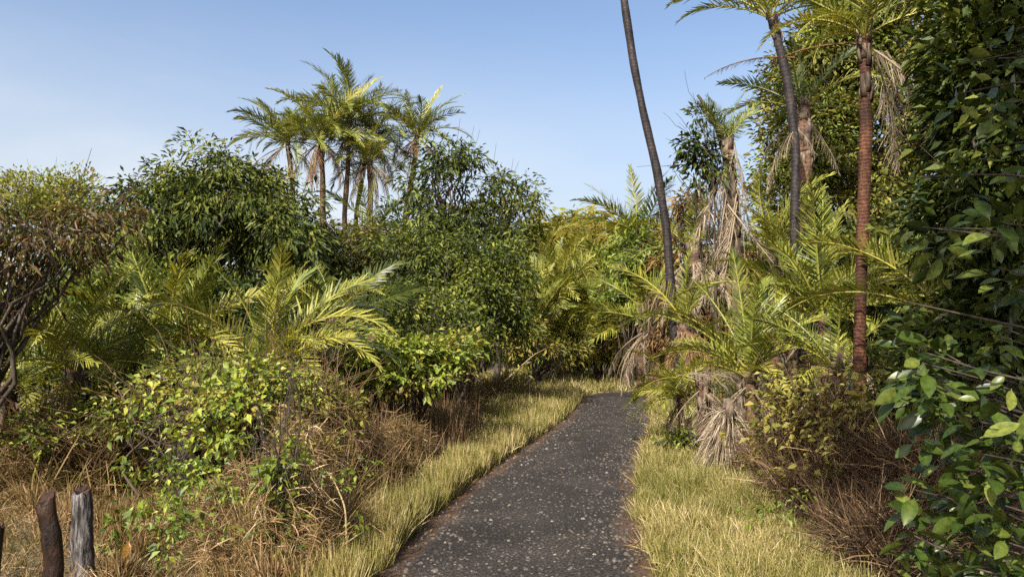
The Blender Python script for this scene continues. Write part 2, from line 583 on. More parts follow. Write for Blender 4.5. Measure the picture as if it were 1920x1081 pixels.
# left verge
N = 52000
y = 3.4 + 21 * rng.random(N) ** 1.5
l, r = edges(y)
wid = .27 + .55 * np.clip((y - 5) / 12, 0, 1.3) + 1.1 * np.clip((y - 11) / 5, 0, 1)
u = rng.beta(1.1, 1.5, N)
x = l + .03 - u * wid - .03 * wob(y, y * .5, 3, 1)
grass('verge_grass', 'tall yellow green grass strip along the left edge of the path', np.stack([x, y], 1), .14, .42, M['grass_verge'], rng, .0066, .15, .22, trod=.03,
      tintf=lambda a, b: .5 + .3 * (gnoise(a * 1.3, b * .8) - .5), spread=.2)
# right verge
N = 64000
y = 3.2 + 17 * rng.random(N) ** 1.9
l, r = edges(y)
x = r - .05 + rng.random(N) ** 1.1 * np.clip(.78 + .075 * y, 0, 1.7) + .05 * wob(y, y * .5, 3, 2)
grass('verge_grass', 'straw coloured grass strip along the right edge of the path', np.stack([x, y], 1), .1, .3, M['grass_verge'], rng, .0062, .36, .4,
      tintf=lambda a, b: .4 + .45 * (gnoise(a * 1.2, b) - .5), spread=.22)
# far bank round the bend
N = 16000
y = rng.uniform(20, 31, N)
x = rng.uniform(-3, 6.5, N)
l, r = edges(y)
ang_r = np.hypot(x - piv[0], y - 21.5)
rin, rout = piv[0] - r0[0], piv[0] - l0[0]
ok = np.where(y < 21.5, (x < l) | (x > r), (ang_r > rout) | (ang_r < rin))
grass('bank_grass', 'sunlit grass on the far side of the bend in the path', np.stack([x, y], 1)[ok], .25, .6, M['grass_verge'], rng, .009, .3, .35,
      tintf=lambda a, b: .45 + .4 * (gnoise(a, b) - .5))
# left clearing
N = 70000
y = 3.6 + 8 * rng.random(N) ** 1.25
x = -1.6 - 6.5 * rng.random(N) - .1 * y
grass('clearing_grass', 'short dry olive and straw grass around the cut stumps', np.stack([x, y], 1), .06, .22, M['grass_dry'], rng, .006, .65, .45,
      tintf=lambda a, b: .36 + .5 * (gnoise(a * 1.6, b * 1.6) - .5), spread=.25)


# ------------------------------------------------------------------ tangles of dry grass and stems heaped over the scrub floor
def tangle(name, label, mounds, n, rng, Lr=(.18, .45), width=.007, mat='grass_dry', base=.5, spread=.25, droop=.5, upw=.6, cat='dry grass'):
    """mounds: (x, y, rx, ry, h)"""
    g = Geo()
    wts = np.array([m[2] * m[3] * (.4 + m[4]) / (max(m[1], 4) ** 1.0) for m in mounds])
    wts /= wts.sum()
    for m, wt in zip(mounds, wts):
        k = int(n * wt)
        u = rng.normal(0, .45, (k, 2))
        rr = np.clip(np.hypot(u[:, 0], u[:, 1]), 0, 1.4)
        top = m[4] * np.maximum(0, 1 - rr ** 2 * .55) * (.8 + .35 * wob(u[:, 0] * 2, u[:, 1] * 2, 1, m[0]))
        x, y = m[0] + u[:, 0] * m[2], m[1] + u[:, 1] * m[3]
        z = gz(x, y) + np.maximum(top, 0) * rng.random(k) ** .6
        d = np.stack([u[:, 0] * .5 + rng.normal(0, .6, k), u[:, 1] * .5 + rng.normal(0, .6, k), upw + rng.normal(0, .5, k)], 1)
        t = np.clip(base + .3 * (gnoise(x * 2, y * 2 + z) - .5) + rng.normal(0, spread, k), 0, 1)
        fc = nrm(rng.normal(size=(k, 3)))
        g.blades(np.stack([x, y, z], 1), d, rng.uniform(*Lr, k), width * rng.uniform(.6, 1.4, k), t, droop * rng.random(k), face=fc)
    return tag(g.build(name, M[mat]), label, cat, kind='stuff')


def mnd(px, d, wpx, rd, h):
    p = ground_at(px, d)
    return (p[0], p[1], wpx * d / F, rd, h)


def tussocks(name, label, spots, n, rng, mat='grass_dry', width=.0065, cat='dry grass', base=.55, lean=1.0, bend=.9):
    """spots: (px, d, height): fountains of arching dry blades, dark gaps between them"""
    g = Geo()
    for px, d, h in spots:
        c = ground_at(px, d)
        k = int(n * rng.uniform(.7, 1.3))
        a = rng.uniform(0, 6.28, k)
        rr = np.abs(rng.normal(0, .09, k)) * (.5 + h)
        x, y = c[0] + np.cos(a) * rr, c[1] + np.sin(a) * rr
        a2 = a + rng.normal(0, .7, k)
        out = np.abs(rng.normal(0, .45, k)) * lean
        d3 = np.stack([np.cos(a2) * out, np.sin(a2) * out, np.ones(k)], 1)
        t = np.clip(base + rng.normal(0, .1) + rng.normal(0, .22, k), 0, 1)
        L = h * rng.uniform(.45, 1.3, k)
        g.blades(np.stack([x, y, gz(x, y) + h * .35 * rng.random(k) ** 2], 1), d3, L, width * rng.uniform(.6, 1.4, k), t, bend * rng.random(k) ** 1.3 * (.3 + out), face=nrm(rng.normal(size=(k, 3))))
    return tag(g.build(name, M[mat]), label, cat, kind='stuff')


rng = np.random.default_rng(21)
sp = []
for (px, d, wpx, rd, h, k) in [(545, 5.75, 60, .35, .5, 8), (440, 5.9, 70, .4, .34, 9), (610, 6.6, 50, .5, .5, 9), (690, 8.3, 60, .8, .5, 10), (780, 10, 70, 1., .5, 10), (480, 5.0, 110, .3, .25, 12), (390, 6.6, 70, .5, .3, 8),
                               (590, 5.3, 40, .2, .28, 6), (860, 12.5, 60, 1.2, .55, 9), (590, 7.6, 60, .6, .6, 8), (250, 6.5, 120, 1., .22, 14), (120, 7.5, 120, 1., .22, 10)]:
    for q in range(k):
        sp.append((px + rng.normal(0, wpx * .6), d + rng.normal(0, rd * .6), h * rng.uniform(.6, 1.25)))
tussocks('dry_grass', 'arching tufts of straw brown dry grass in front of the leafy scrub beside the left verge', sp, 260, rng, lean=1.5, bend=1.3)
mm = [mnd(540, 5.75, 45, .3, .95), mnd(470, 6.1, 50, .35, .6), mnd(600, 6.5, 40, .4, .85), mnd(500, 5.2, 90, .3, .25), mnd(400, 6.6, 70, .5, .35), mnd(570, 5.35, 40, .25, .5), mnd(640, 7.4, 45, .5, .7), mnd(690, 8.3, 55, .6, .65), mnd(760, 9.6, 55, .8, .6), mnd(560, 7.2, 50, .5, .9), mnd(840, 11.5, 60, .9, .6)]
for q in range(16):
    mm.append(mnd(rng.uniform(400, 640), rng.uniform(5.0, 6.6), 22, .18, rng.uniform(.25, .8)))
tangle('dry_grass', 'matted broken brown straw heaped between the dry tufts at left', mm, 52000, rng, (.08, .24), .0065, base=.58, spread=.28, upw=.35, droop=.7)
sp = []
for (px, d, wpx, rd, h, k) in [(700, 9.2, 60, .6, .62, 12), (790, 10.6, 70, .7, .62, 14), (860, 12, 50, .8, .6, 12), (640, 8.2, 40, .5, .7, 12), (560, 7.4, 60, .5, .7, 8), (400, 8.2, 90, .5, .55, 8)]:
    for q in range(k):
        sp.append((px + rng.normal(0, wpx * .6), d + rng.normal(0, rd * .6), h * rng.uniform(.65, 1.15)))
tussocks('dry_stalks', 'upright reddish brown dry stalks under the yellow green leafy shrub', sp, 60, rng, 'stem', .008, 'dry stalks', .5, .8, .5)
tangle('dry_undergrowth', 'dark tangle of brown stems below the twiggy shrub on the right',
       [mnd(1530, 7.6, 90, .7, .95), mnd(1640, 6.6, 110, .8, .9), mnd(1440, 8.8, 60, .5, .6), mnd(1720, 6.2, 120, .9, .9), mnd(1590, 5.8, 60, .4, .5), mnd(1640, 5.2, 60, .4, .6), mnd(1480, 7.4, 40, .4, .45)], 14000, rng,
       (.15, .5), .0065, 'stem', .45, .3, .3, .6, 'undergrowth')
tangle('dry_undergrowth', 'brown and olive undergrowth filling the floor of the scrub on the left',
       [mnd(60, 9, 200, 1.5, .6), mnd(250, 9, 160, 1.3, .7), mnd(430, 9.5, 150, 1.2, .7), mnd(620, 12, 160, 1.2, .9), mnd(800, 15, 120, 1.2, .8), mnd(930, 19, 80, 1.5, .6)],
       20000, rng, (.25, .6), .011, 'grass_dry', .25, .25, .4, .8, 'undergrowth')


# ------------------------------------------------------------------ fronds and palms
FR = {}


def frond_mesh(L, e0, e1, col, seed, npair=54, ll=.18, w=.0112, vee=.5, dead=False):
    key = (round(L, 1), e0, e1, col, seed, npair, ll, w, dead)
    if key in FR:
        return FR[key]
    rng = np.random.default_rng(abs(hash((round(L * 10), e0, e1, seed, npair))) % 99991)
    k = 24
    s = np.linspace(0, 1, k)
    e = np.radians(e0 + (e1 - e0) * s ** 1.35)
    swerve = rng.normal(0, .3) * s ** 1.6
    ds = L / (k - 1)
    dx, dz = np.cos(e) * ds, np.sin(e) * ds
    pts = np.stack([np.cumsum(dx) - dx[0], np.cumsum(np.cos(e) * np.sin(swerve) * ds), np.cumsum(dz) - dz[0]], 1)
    g = Geo()
    g.tube(pts, np.linspace(.011, .0025, k) * L, 5, tint=.9 if not dead else .6)
    t = np.linspace(.12, .99, npair)
    for sd in (1, -1):
        tt = np.clip(t + rng.normal(0, .006, npair), .08, .995)
        keep = rng.random(npair) > (.25 if dead else .04)
        tt = tt[keep]
        n = len(tt)
        P = np.stack([np.interp(tt, s, pts[:, i]) for i in range(3)], 1)
        ee = np.interp(tt, s, e)
        T = np.stack([np.cos(ee), np.zeros(n), np.sin(ee)], 1)
        U = np.stack([-np.sin(ee), np.zeros(n), np.cos(ee)], 1)
        S = np.array([0, sd, 0.])
        fw = np.radians(62 - 38 * tt + rng.normal(0, 5, n))
        vv = vee * (1 - .5 * tt) + rng.normal(0, .22, n)
        if dead:
            vv = rng.normal(-.9, .5, n)
            fw = np.radians(rng.normal(35, 14, n))
        D = np.cos(fw)[:, None] * T + np.sin(fw)[:, None] * (S * np.cos(vv)[:, None] + U * np.sin(vv)[:, None])
        env = np.sin(np.clip(.18 + tt * .9, 0, 1) * math.pi) ** .6
        lw = L * ll * (.35 + .75 * env) * rng.uniform(.82, 1.12, n)
        tint = np.clip(rng.normal(.54, .27, n), 0, 1)
        g.blades(P, D, lw, L * w * rng.uniform(.8, 1.2, n) * (1 if not dead else .55), tint, rng.uniform(.0, .22, n) + (.3 if dead else 0),
                 face=U * .8 + S * -.4 * sd + T * .1)
    me_o = g.build('frond', M[col])
    me = me_o.data
    bpy.data.objects.remove(me_o)
    FR[key] = me
    return me


def add_frond(root, pos, yaw, e0, e1, L, col, seed, dead=False, roll=0., tilt=0., npair=54, ll=.18, w=.0112, name=None):
    me = frond_mesh(L, e0, e1, col, seed, npair, ll, w, dead=dead)
    o = link(name or ('dead_frond' if dead else 'frond'), me, root)
    o.location = pos
    o.rotation_euler = (roll, tilt, R(yaw))
    s = 1.0
    o.scale = (s, s, s)
    return o


BANDS = [(82, 42), (66, 8), (48, -25), (28, -48), (8, -62)]


def crown_fronds(root, pos, n, L, rng, cols, ndead=0, lo=0, hi=5, bias=None, npair=54, ll=.18, w=.0112, deadcol='frond_dead'):
    """n live fronds in a spiral round pos (local), outer ones lower; ndead old ones hanging"""
    for i in range(n):
        f = (i + .5) / n
        b = BANDS[min(int(lo + f * (hi - lo)), 4)]
        yaw = i * 137.5 + rng.normal(0, 9) if bias is None else rng.normal(bias[0], bias[1])
        a = math.radians(yaw)
        off = np.array([math.cos(a), math.sin(a), 0]) * .06 * L * .5
        add_frond(root, np.asarray(pos) + off + [0, 0, -.05 * f * L], yaw, b[0], b[1], round(L * rng.uniform(.8, 1.12), 1), cols[rng.integers(len(cols))], int(rng.integers(4)),
                  roll=rng.normal(0, .4), tilt=rng.normal(0, .17), npair=npair, ll=ll, w=w)
    for i in range(ndead):
        yaw = rng.uniform(0, 360)
        a = math.radians(yaw)
        off = np.array([math.cos(a), math.sin(a), 0]) * .05 * L
        add_frond(root, np.asarray(pos) + off + [0, 0, -.12 * L], yaw, -35, -84, round(L * rng.uniform(.65, 1.0), 1), deadcol, int(rng.integers(3)), dead=True,
                  roll=rng.normal(0, .3), tilt=rng.normal(0, .12), npair=npair, ll=ll * .8, w=w)


def wiggle(a, b, n, amp, rng, power=1.):
    t = np.linspace(0, 1, n)
    p = a[None] * (1 - t[:, None]) + b[None] * t[:, None]
    w = np.cumsum(rng.normal(0, 1, (n, 3)), 0)
    w -= t[:, None] * w[-1:]
    w *= amp / max(1e-6, np.abs(w).max())
    w[:, 2] *= .3
    return p + w


def palm_trunk(root, base, pts, r0, r1, mat, rng, boots=0, bootmat='bark_boot', seg=12, ringstep=.11):
    """a ringed trunk through pts (world); boots = metres of old leaf bases under the crown"""
    pts = np.asarray(pts, float)
    ln = np.concatenate([[0], np.cumsum(np.linalg.norm(np.diff(pts, axis=0), axis=1))])
    n = max(8, min(160, int(ln[-1] / ringstep) * 2))
    u = np.linspace(0, ln[-1], n)
    P = np.stack([np.interp(u, ln, pts[:, i]) for i in range(3)], 1)
    # smooth the polyline
    for _ in range(6):
        P[1:-1] = (P[:-2] + P[1:-1] * 2 + P[2:]) / 4
    rad = r0 + (r1 - r0) * np.linspace(0, 1, n) ** .7
    rad = rad * (1 + .012 * (np.arange(n) % 2)) * (1 + .25 * np.exp(-u / .25)) * (1 + .06 * np.sin(u * 2.1 + r0 * 90) + .04 * np.sin(u * 5.3))
    g = Geo()
    g.tube(P - base, rad, seg, jag=.01, rng=rng)
    if boots:
        top = ln[-1]
        nb = int(boots * 34)
        for j in range(nb):
            h = top - boots * rng.random() ** 1.1
            c = np.array([np.interp(h, u, P[:, i]) for i in range(3)]) - base
            a = j * 2.4
            o = np.array([math.cos(a), math.sin(a), 0])
            L = rng.uniform(.12, .26)
            q = c + o * r1 * .85
            e = q + o * L * .16 + np.array([0, 0, L])
            wv = np.array([-o[1], o[0], 0]) * r1 * .55
            wt = wv * .55
            th = o * .02
            v = np.array([q + wv, q - wv, e - wt, e + wt, q + wv + th, q - wv + th, e - wt + th * .5, e + wt + th * .5])
            g.add(v, quads=[[0, 1, 2, 3], [7, 6, 5, 4], [0, 4, 5, 1], [1, 5, 6, 2], [2, 6, 7, 3], [3, 7, 4, 0]], mat=1, tint=rng.random())
    return g.build('trunk', [M[mat], M[bootmat]], root, smooth=True)


# ------------------------------------------------------------------ leafy trees and shrubs
def crown_geo(g, lobes, rng, L, W, clump=.45, per=70, shell=.5, droop=.15, upn=.7, mat=0, size_var=.3, tint=.5, tvar=.2, flat=.7, hang=.25, mix=0., rough=.42):
    """lobes: (centre(3), radii(3), leaves). Leaves gather in clumps spread through each lobe; returns clump centres."""
    out = []
    for c, r, n in lobes:
        c, r = np.asarray(c, float), np.asarray(r, float)
        nc = max(3, int(n / per))
        dv = nrm(rng.normal(size=(nc, 3)))
        rad = shell + (1 - shell) * rng.random(nc) ** .6
        ph = rng.random(3) * 6
        rad *= 1 + rough * np.sin(dv[:, 0] * 4 + ph[0]) * np.cos(dv[:, 2] * 4 + ph[1]) + rng.normal(0, .1, nc)
        cc = c + dv * r * rad[:, None]
        cc[:, 2] = np.maximum(cc[:, 2], .15)
        out.append(cc)
        cs = clump * rng.uniform(.55, 1.35, nc)
        ct = tint + rng.normal(0, tvar * .8, nc)
        cn = rng.multinomial(n, cs ** 2 / (cs ** 2).sum())
        idx = np.repeat(np.arange(nc), cn)
        N = len(idx)
        u = nrm(rng.normal(size=(N, 3))) * (rng.random((N, 1)) ** .45)
        u[:, 2] *= flat
        p = cc[idx] + u * cs[idx][:, None]
        d = u * .9 + dv[idx] * .35 + rng.normal(0, .35, (N, 3))
        d[:, 2] -= hang
        nn = np.stack([rng.normal(0, .45, N), rng.normal(0, .45, N), np.full(N, upn)], 1) + dv[idx] * .5
        sz = 1 + rng.normal(0, size_var, N).clip(-.6, .8)
        t = np.clip(ct[idx] + rng.normal(0, tvar, N), 0, 1)
        second = (rng.random(nc) < mix)[idx] if mix else np.zeros(N, bool)
        for mk, mm in ((~second, mat), (second, mat + 1)):
            if mk.any():
                k2 = 1. if mm == mat else .72
                g.leaves(p[mk], d[mk], nn[mk], L * sz[mk] * k2, W * sz[mk] * k2, t[mk], droop=droop, mat=mm)
    return np.concatenate(out)


def limbs(g, base, hub, ends, rng, r0, count, twig=.012, tint=.4, mat=0, wander=.12, trunk=True, lean=None):
    """a trunk from base to hub, tapered limbs from it to a pick of the clumps, finer twigs between"""
    base, hub = np.asarray(base, float), np.asarray(hub, float)
    H = np.linalg.norm(hub - base)
    if trunk:
        P = wiggle(base, hub, 12, H * .04, rng)
        g.tube(P, np.linspace(r0 * 1.25, r0 * .7, 12), 9, jag=.05, rng=rng, mat=mat, tint=tint)
    else:
        P = np.linspace(base, hub, 12)
    if len(ends) > count:
        ends = ends[rng.choice(len(ends), count, replace=False)]
    for e in ends:
        st = P[rng.integers(5 if trunk else 0, 12)]
        d = np.linalg.norm(e - st)
        q = wiggle(st, e, 8, d * wander, rng)
        q[:, 2] += np.sin(np.linspace(0, math.pi, 8)) * d * .08
        rr = min(r0 * .5, twig * (1 + d))
        g.tube(q, np.linspace(rr, twig * .35, 8), 5, cap=False, mat=mat, tint=tint)


def lob(px, py, d, rx, ry, rd, n):
    s = d / F
    return (at(px, py, d), (rx * s, rd, ry * s), n)


def tree(name, label, cat, bpx, d, lobes, leaf, seed, L, W, hub=None, r0=.12, nl=26, clump=.45, per=70, group=None, twigmat='twig', barkmat='bark', parts=('trunk', 'crown'), stems=1, second=None, bare=26, **kw):
    rng = np.random.default_rng(seed)
    b = ground_at(bpx, d)
    root = thing(name, label, cat, b, group)
    lobes = [lob(*q) for q in lobes]
    g = Geo()
    ends = crown_geo(g, lobes, rng, L, W, clump, per, **kw)
    g.build(parts[1], [M[leaf], M[second or leaf]], root, loc=b)
    w = Geo()
    if hub is None:
        hub = np.mean([np.asarray(q[0]) for q in lobes], 0)
        hub = b + (hub - b) * .7
    for k in range(stems):
        off = np.array([rng.normal(0, .12 * (stems > 1)), rng.normal(0, .12 * (stems > 1)), 0]) * (1 + d * .02)
        h = np.asarray(hub) + off * 3
        limbs(w, b + off - [0, 0, .05], h, ends, rng, r0 / (stems ** .4), max(4, nl // stems))
    for k in range(bare):
        e = ends[rng.integers(len(ends))]
        c = np.asarray(hub) * .6 + e * .4
        o = nrm(e - np.asarray(hub)) + [0, 0, .35]
        w.tube(wiggle(c, e + o * rng.uniform(.15, .5) * (1 + d * .03), 8, .08, rng), np.linspace(.004, .0016, 8) * (1 + d * .05), 4, cap=False)
    w.build(parts[0], M[barkmat], root, loc=b, smooth=True)
    return root

# leaf litter blown along the path margins, weeds in the dry grass
rng = np.random.default_rng(31)
g = Geo()
N = 1100
y = 3.3 + 16 * rng.random(N) ** 1.4
l, r = edges(y)
off = np.abs(rng.normal(0, .13, N))
x = np.where(rng.random(N) < .5, l + off, r - off)
far = rng.random(N) < .12
x = np.where(far, rng.uniform(l, r), x)
g.leaves(np.stack([x, y, np.full(N, .026)], 1), np.stack([rng.normal(size=N), rng.normal(size=N), rng.normal(.1, .15, N)], 1), np.stack([rng.normal(0, .3, N), rng.normal(0, .3, N), np.ones(N)], 1),
         rng.uniform(.025, .06, N), rng.uniform(.01, .022, N), rng.random(N), droop=0.)
tag(g.build('leaf_litter', M['leaf_brown']), 'dry brown leaves and bits lying along the margins of the path', 'leaf litter', kind='stuff')
g = Geo()
for q in range(110):
    c = ground_at(rng.uniform(230, 680), rng.uniform(5.0, 8.5)) if q < 90 else ground_at(rng.uniform(1430, 1620), rng.uniform(5.6, 8.5))
    h = rng.uniform(.1, .6) if q < 90 else rng.uniform(.1, .3)
    crown_geo(g, [((c[0], c[1], h + .05), (.12, .12, h * .7), int(rng.uniform(16, 44)))], rng, .05, .026, .09, 8, tint=.45)
tag(g.build('green_weeds', M['leaf_lime']), 'small green weeds sprouting through the dry grass', 'weeds', kind='stuff')


# ================================================================== LEFT SIDE
tree('tree', 'dark glossy round crowned tree left of the tall palm group', 'tree', 410, 16,
     [(420, 385, 16, 105, 80, 1.5, 10125), (310, 430, 16, 95, 75, 1.4, 6750), (540, 440, 16, 80, 70, 1.4, 7020), (420, 500, 16.2, 200, 90, 1.5, 8775), (220, 460, 16.5, 70, 70, 1.2, 3375), (350, 340, 16, 40, 35, .8, 1485), (480, 345, 16, 50, 40, .8, 1890)],
     'leaf_dark', 1, .135, .044, r0=.16, nl=40, clump=.34, per=60, tint=.55, hang=.5, second='leaf_mid', mix=.25)
tree('shrub', 'dark green scrub hidden below the dark glossy round crowned tree', 'shrub', 430, 20,
     [(380, 530, 20, 160, 60, 1.4, 3600), (540, 540, 20, 120, 60, 1.4, 3000), (240, 540, 20, 120, 60, 1.4, 2600)], 'leaf_dark', 19, .15, .055, stems=4, r0=.08, nl=24, clump=.35, per=40, tint=.4, parts=('stems', 'foliage'), second='leaf_mid', mix=.3)
tree('tree', 'yellow green bushy treetop far off above the bronze leaved tree', 'tree', 110, 36,
     [(110, 370, 36, 75, 45, 2.4, 4600), (20, 375, 36, 60, 45, 2.2, 2300), (110, 450, 36, 150, 70, 2.4, 3000)], 'leaf_gold', 2, .24, .09, r0=.2, clump=.6, per=45, hang=-.3, upn=.4, tint=.7, second='leaf_lime', mix=.5)
tree('tree', 'bronze leaved tree with dark leaning limbs at the left edge', 'tree', -60, 7.5,
     [(50, 455, 7.6, 100, 42, .7, 800), (180, 418, 8.0, 75, 24, .5, 400), (140, 455, 7.8, 90, 36, .5, 480), (-70, 430, 7.5, 95, 65, .8, 800), (50, 520, 7.9, 120, 36, .6, 380), (245, 390, 8.3, 48, 13, .4, 190), (0, 390, 7.8, 40, 28, .5, 260), (10, 590, 7.7, 60, 36, .5, 200)],
     'leaf_bronze', 3, .1, .026, hub=at(-20, 640, 7.5), r0=.05, nl=26, clump=.24, per=16, hang=.5, tint=.45, shell=.2, second='leaf_mid', mix=.35, rough=.5)

# six tall wild date palms behind the scrub
PAL = ['leaning leftmost palm of the tall group with fronds spread far left', 'palm with a pale straight reddish trunk, second from left in the tall group',
       'tallest palm of the group with its top fronds standing highest', 'palm with a thin black trunk close beside the tallest palm',
       'low crowned palm with hanging dead fronds in the middle of the tall group', 'rightmost palm of the tall group standing clear above the open branched tree']
spec = [(556, 538, 262, 32, 2.9, 13, 5, .17), (607, 600, 258, 31, 3.0, 14, 5, .2), (643, 655, 218, 32, 3.3, 16, 5, .18), (660, 690, 252, 33, 3.0, 14, 4, .16), (694, 692, 300, 31.5, 2.4, 10, 9, .2), (752, 783, 250, 32.5, 2.7, 13, 6, .18)]
for i, (bx, tx, ty, d, L, n, nd, r) in enumerate([(a, b_, c_, d_, e_ * .84, f_ + 13, g_ + 5, h_ * .68) for a, b_, c_, d_, e_, f_, g_, h_ in spec]):
    rng = np.random.default_rng(40 + i)
    b = ground_at(bx, d)
    root = thing('palm_tree', PAL[i], 'palm tree', b, 'tall palms behind the scrub')
    top = at(tx, ty, d)
    mid = at(bx * .75 + tx * .25, 400, d)
    palm_trunk(root, b, np.array([b, (b + mid) / 2 + [.1, 0, 0], mid, (mid + top) / 2 + [.05, 0, 0], top]), r, r * .75, 'bark_black' if i == 3 else 'bark_palm', rng, boots=.9)
    crown_fronds(root, top - b, n, L, rng, ['frond_green', 'frond_green', 'frond_yellow', 'frond_dark'], nd, .35, 4.7, npair=42, ll=.2, w=.0125, deadcol='frond_brown' if i % 2 else 'frond_dead')

tree('tree', 'slender open branched tree with sky showing between its twigs', 'tree', 830, 21,
     [(835, 295, 21, 60, 36, .9, 900), (885, 300, 21, 24, 18, .5, 240), (790, 350, 21, 40, 35, .9, 420), (860, 360, 21, 50, 40, .9, 380), (790, 425, 21, 65, 45, 1.2, 1700), (870, 440, 21, 90, 50, 1.3, 2200)],
     'leaf_mid', 5, .19, .06, hub=at(840, 440, 21), r0=.1, nl=80, clump=.3, per=16, hang=.3, tint=.4, second='leaf_dark', mix=.4)
tree('tree', 'small spreading tree with thin crown right of the open branched tree', 'tree', 925, 21.5,
     [(945, 360, 21.5, 45, 28, .8, 480), (985, 385, 21.5, 36, 26, .8, 420), (930, 330, 21.5, 22, 16, .5, 150), (910, 385, 21.5, 40, 25, .7, 300), (940, 440, 21.5, 75, 35, 1., 1300)],
     'leaf_mid', 6, .19, .06, hub=at(928, 450, 21.5), r0=.08, nl=60, clump=.3, per=16, hang=.3, tint=.5, second='leaf_olive', mix=.3)
tree('shrub', 'broad dark green shrub filling the middle below the open branched tree', 'shrub', 850, 17,
     [(790, 480, 17, 80, 60, 1.1, 4950), (880, 500, 17.2, 70, 50, 1.0, 3900), (935, 505, 17.5, 55, 50, 1.2, 3000), (850, 560, 16.7, 80, 50, 1., 3900), (910, 580, 16.6, 75, 60, 1.2, 4200), (760, 560, 16.5, 70, 50, 1.1, 3300), (965, 600, 18, 28, 50, 1.0, 900)], 'leaf_mid', 7, .11, .04, stems=4, r0=.1, nl=60,
     clump=.3, per=40, tint=.45, parts=('stems', 'foliage'), second='leaf_dark', mix=.3)
tree('shrub', 'reddish olive shrub under the tall palm trunks', 'shrub', 640, 18,
     [(630, 480, 18, 80, 45, 1.2, 4500), (710, 470, 18.5, 60, 45, 1.2, 3600), (650, 560, 17.5, 130, 60, 1.2, 6300)], 'leaf_olive', 8, .12, .042, stems=4, r0=.08, nl=50, clump=.3, per=40, tint=.4, parts=('stems', 'foliage'), second='leaf_brown', mix=.25)
tree('shrub', 'deep green shrub with small round leaves right of the large low fronds', 'shrub', 790, 13.5,
     [(750, 590, 13.5, 55, 50, .8, 3000), (830, 590, 14, 60, 45, .8, 3000), (810, 640, 13.2, 90, 40, .8, 3450), (875, 640, 14.5, 50, 45, .8, 2100)], 'leaf_mid', 9, .085, .04, stems=4, r0=.05, nl=50, clump=.24, per=32, tint=.55, parts=('stems', 'foliage'), second='leaf_dark', mix=.3)
tree('shrub', 'yellow green leafy shrub beside the left verge below the deep green shrub', 'shrub', 760, 11.5,
     [(690, 670, 10, 55, 36, .5, 1300), (770, 668, 10.4, 65, 34, .5, 1700), (850, 655, 11, 50, 28, .5, 1000), (760, 705, 10, 120, 34, .5, 900)], 'leaf_lime', 10, .095, .052, stems=6, r0=.03, nl=80, clump=.15, per=13, tint=.72, second='leaf_gold', mix=.3, hang=.1, parts=('stems', 'foliage'))
tree('shrub', 'lime green creeper over the bare stump at left', 'shrub', 450, 7.2,
     [(440, 745, 7.1, 75, 45, .4, 620), (490, 705, 7.4, 50, 28, .4, 380), (410, 810, 6.9, 45, 30, .3, 280), (520, 760, 7.2, 40, 40, .35, 160), (340, 720, 7.6, 60, 45, .4, 170), (290, 740, 7.4, 50, 40, .3, 80)], 'leaf_lime', 11, .075, .05, stems=6, r0=.018, nl=80, clump=.14, per=10, tint=.6, second='leaf_gold', mix=.3, hang=.1,
     parts=('stems', 'foliage'))
tree('shrub', 'low bright green vine climbing the heaped dry grass', 'vine', 530, 5.35,
     [(528, 880, 5.35, 20, 60, .12, 240), (530, 970, 5.3, 24, 40, .12, 170)], 'leaf_lime', 12, .06, .035, r0=.012, nl=14, clump=.1, per=14, tint=.35, parts=('stem', 'foliage'))
tree('shrub', 'shaded green shrub under the bronze leaved tree', 'shrub', 190, 11.5,
     [(180, 570, 11.5, 90, 60, .8, 2600), (60, 590, 11.8, 110, 70, .8, 2600), (300, 560, 12, 110, 60, .9, 2600), (150, 670, 11, 200, 70, .8, 2600)], 'leaf_mid', 13, .11, .05, stems=4, r0=.05, nl=40, clump=.3, per=50, tint=.45, parts=('stems', 'foliage'))
tree('shrub', 'olive scrubby bush behind the large low fronds', 'shrub', 460, 12.5,
     [(430, 580, 12.5, 150, 60, .8, 4200), (560, 610, 12.5, 110, 60, .8, 3200)], 'leaf_dark', 14, .12, .05, stems=4, r0=.05, nl=40, clump=.32, per=50, tint=.35, parts=('stems', 'foliage'))
tree('shrub', 'twiggy olive bush with thin reddish stems behind the bare stump at left', 'shrub', 330, 7.9,
     [(300, 760, 7.9, 110, 60, .5, 900), (420, 720, 8.0, 110, 60, .5, 900), (560, 760, 7.6, 90, 60, .4, 700)], 'leaf_olive', 15, .06, .026, stems=8, r0=.018, nl=150, clump=.22, per=14, tint=.55, parts=('stems', 'foliage'), second='leaf_lime', mix=.4, barkmat='stem', bare=60)

tree('shrub', 'small yellow green creeper tangle between the lime creeper and the upright dry stalks', 'shrub', 600, 7.6,
     [(580, 745, 7.5, 45, 35, .35, 420), (640, 770, 7.9, 40, 35, .3, 320), (610, 820, 7.2, 35, 30, .25, 180)], 'leaf_gold', 16, .065, .036, stems=7, r0=.012, nl=80, clump=.14, per=9, tint=.6, hang=.1, parts=('stems', 'foliage'), second='leaf_lime', mix=.5, barkmat='stem', bare=50)
tree('shrub', 'sparse weedy green bush behind the clearing at left, below the soft yellow palm', 'shrub', 140, 8.0,
     [(70, 810, 8, 80, 35, .4, 420), (180, 800, 8.2, 70, 40, .4, 420), (250, 770, 7.8, 50, 45, .3, 260)], 'leaf_mid', 17, .07, .035, stems=7, r0=.012, nl=80, clump=.16, per=10, tint=.5, hang=.1, parts=('stems', 'foliage'), second='leaf_lime', mix=.3, barkmat='stem', bare=50)


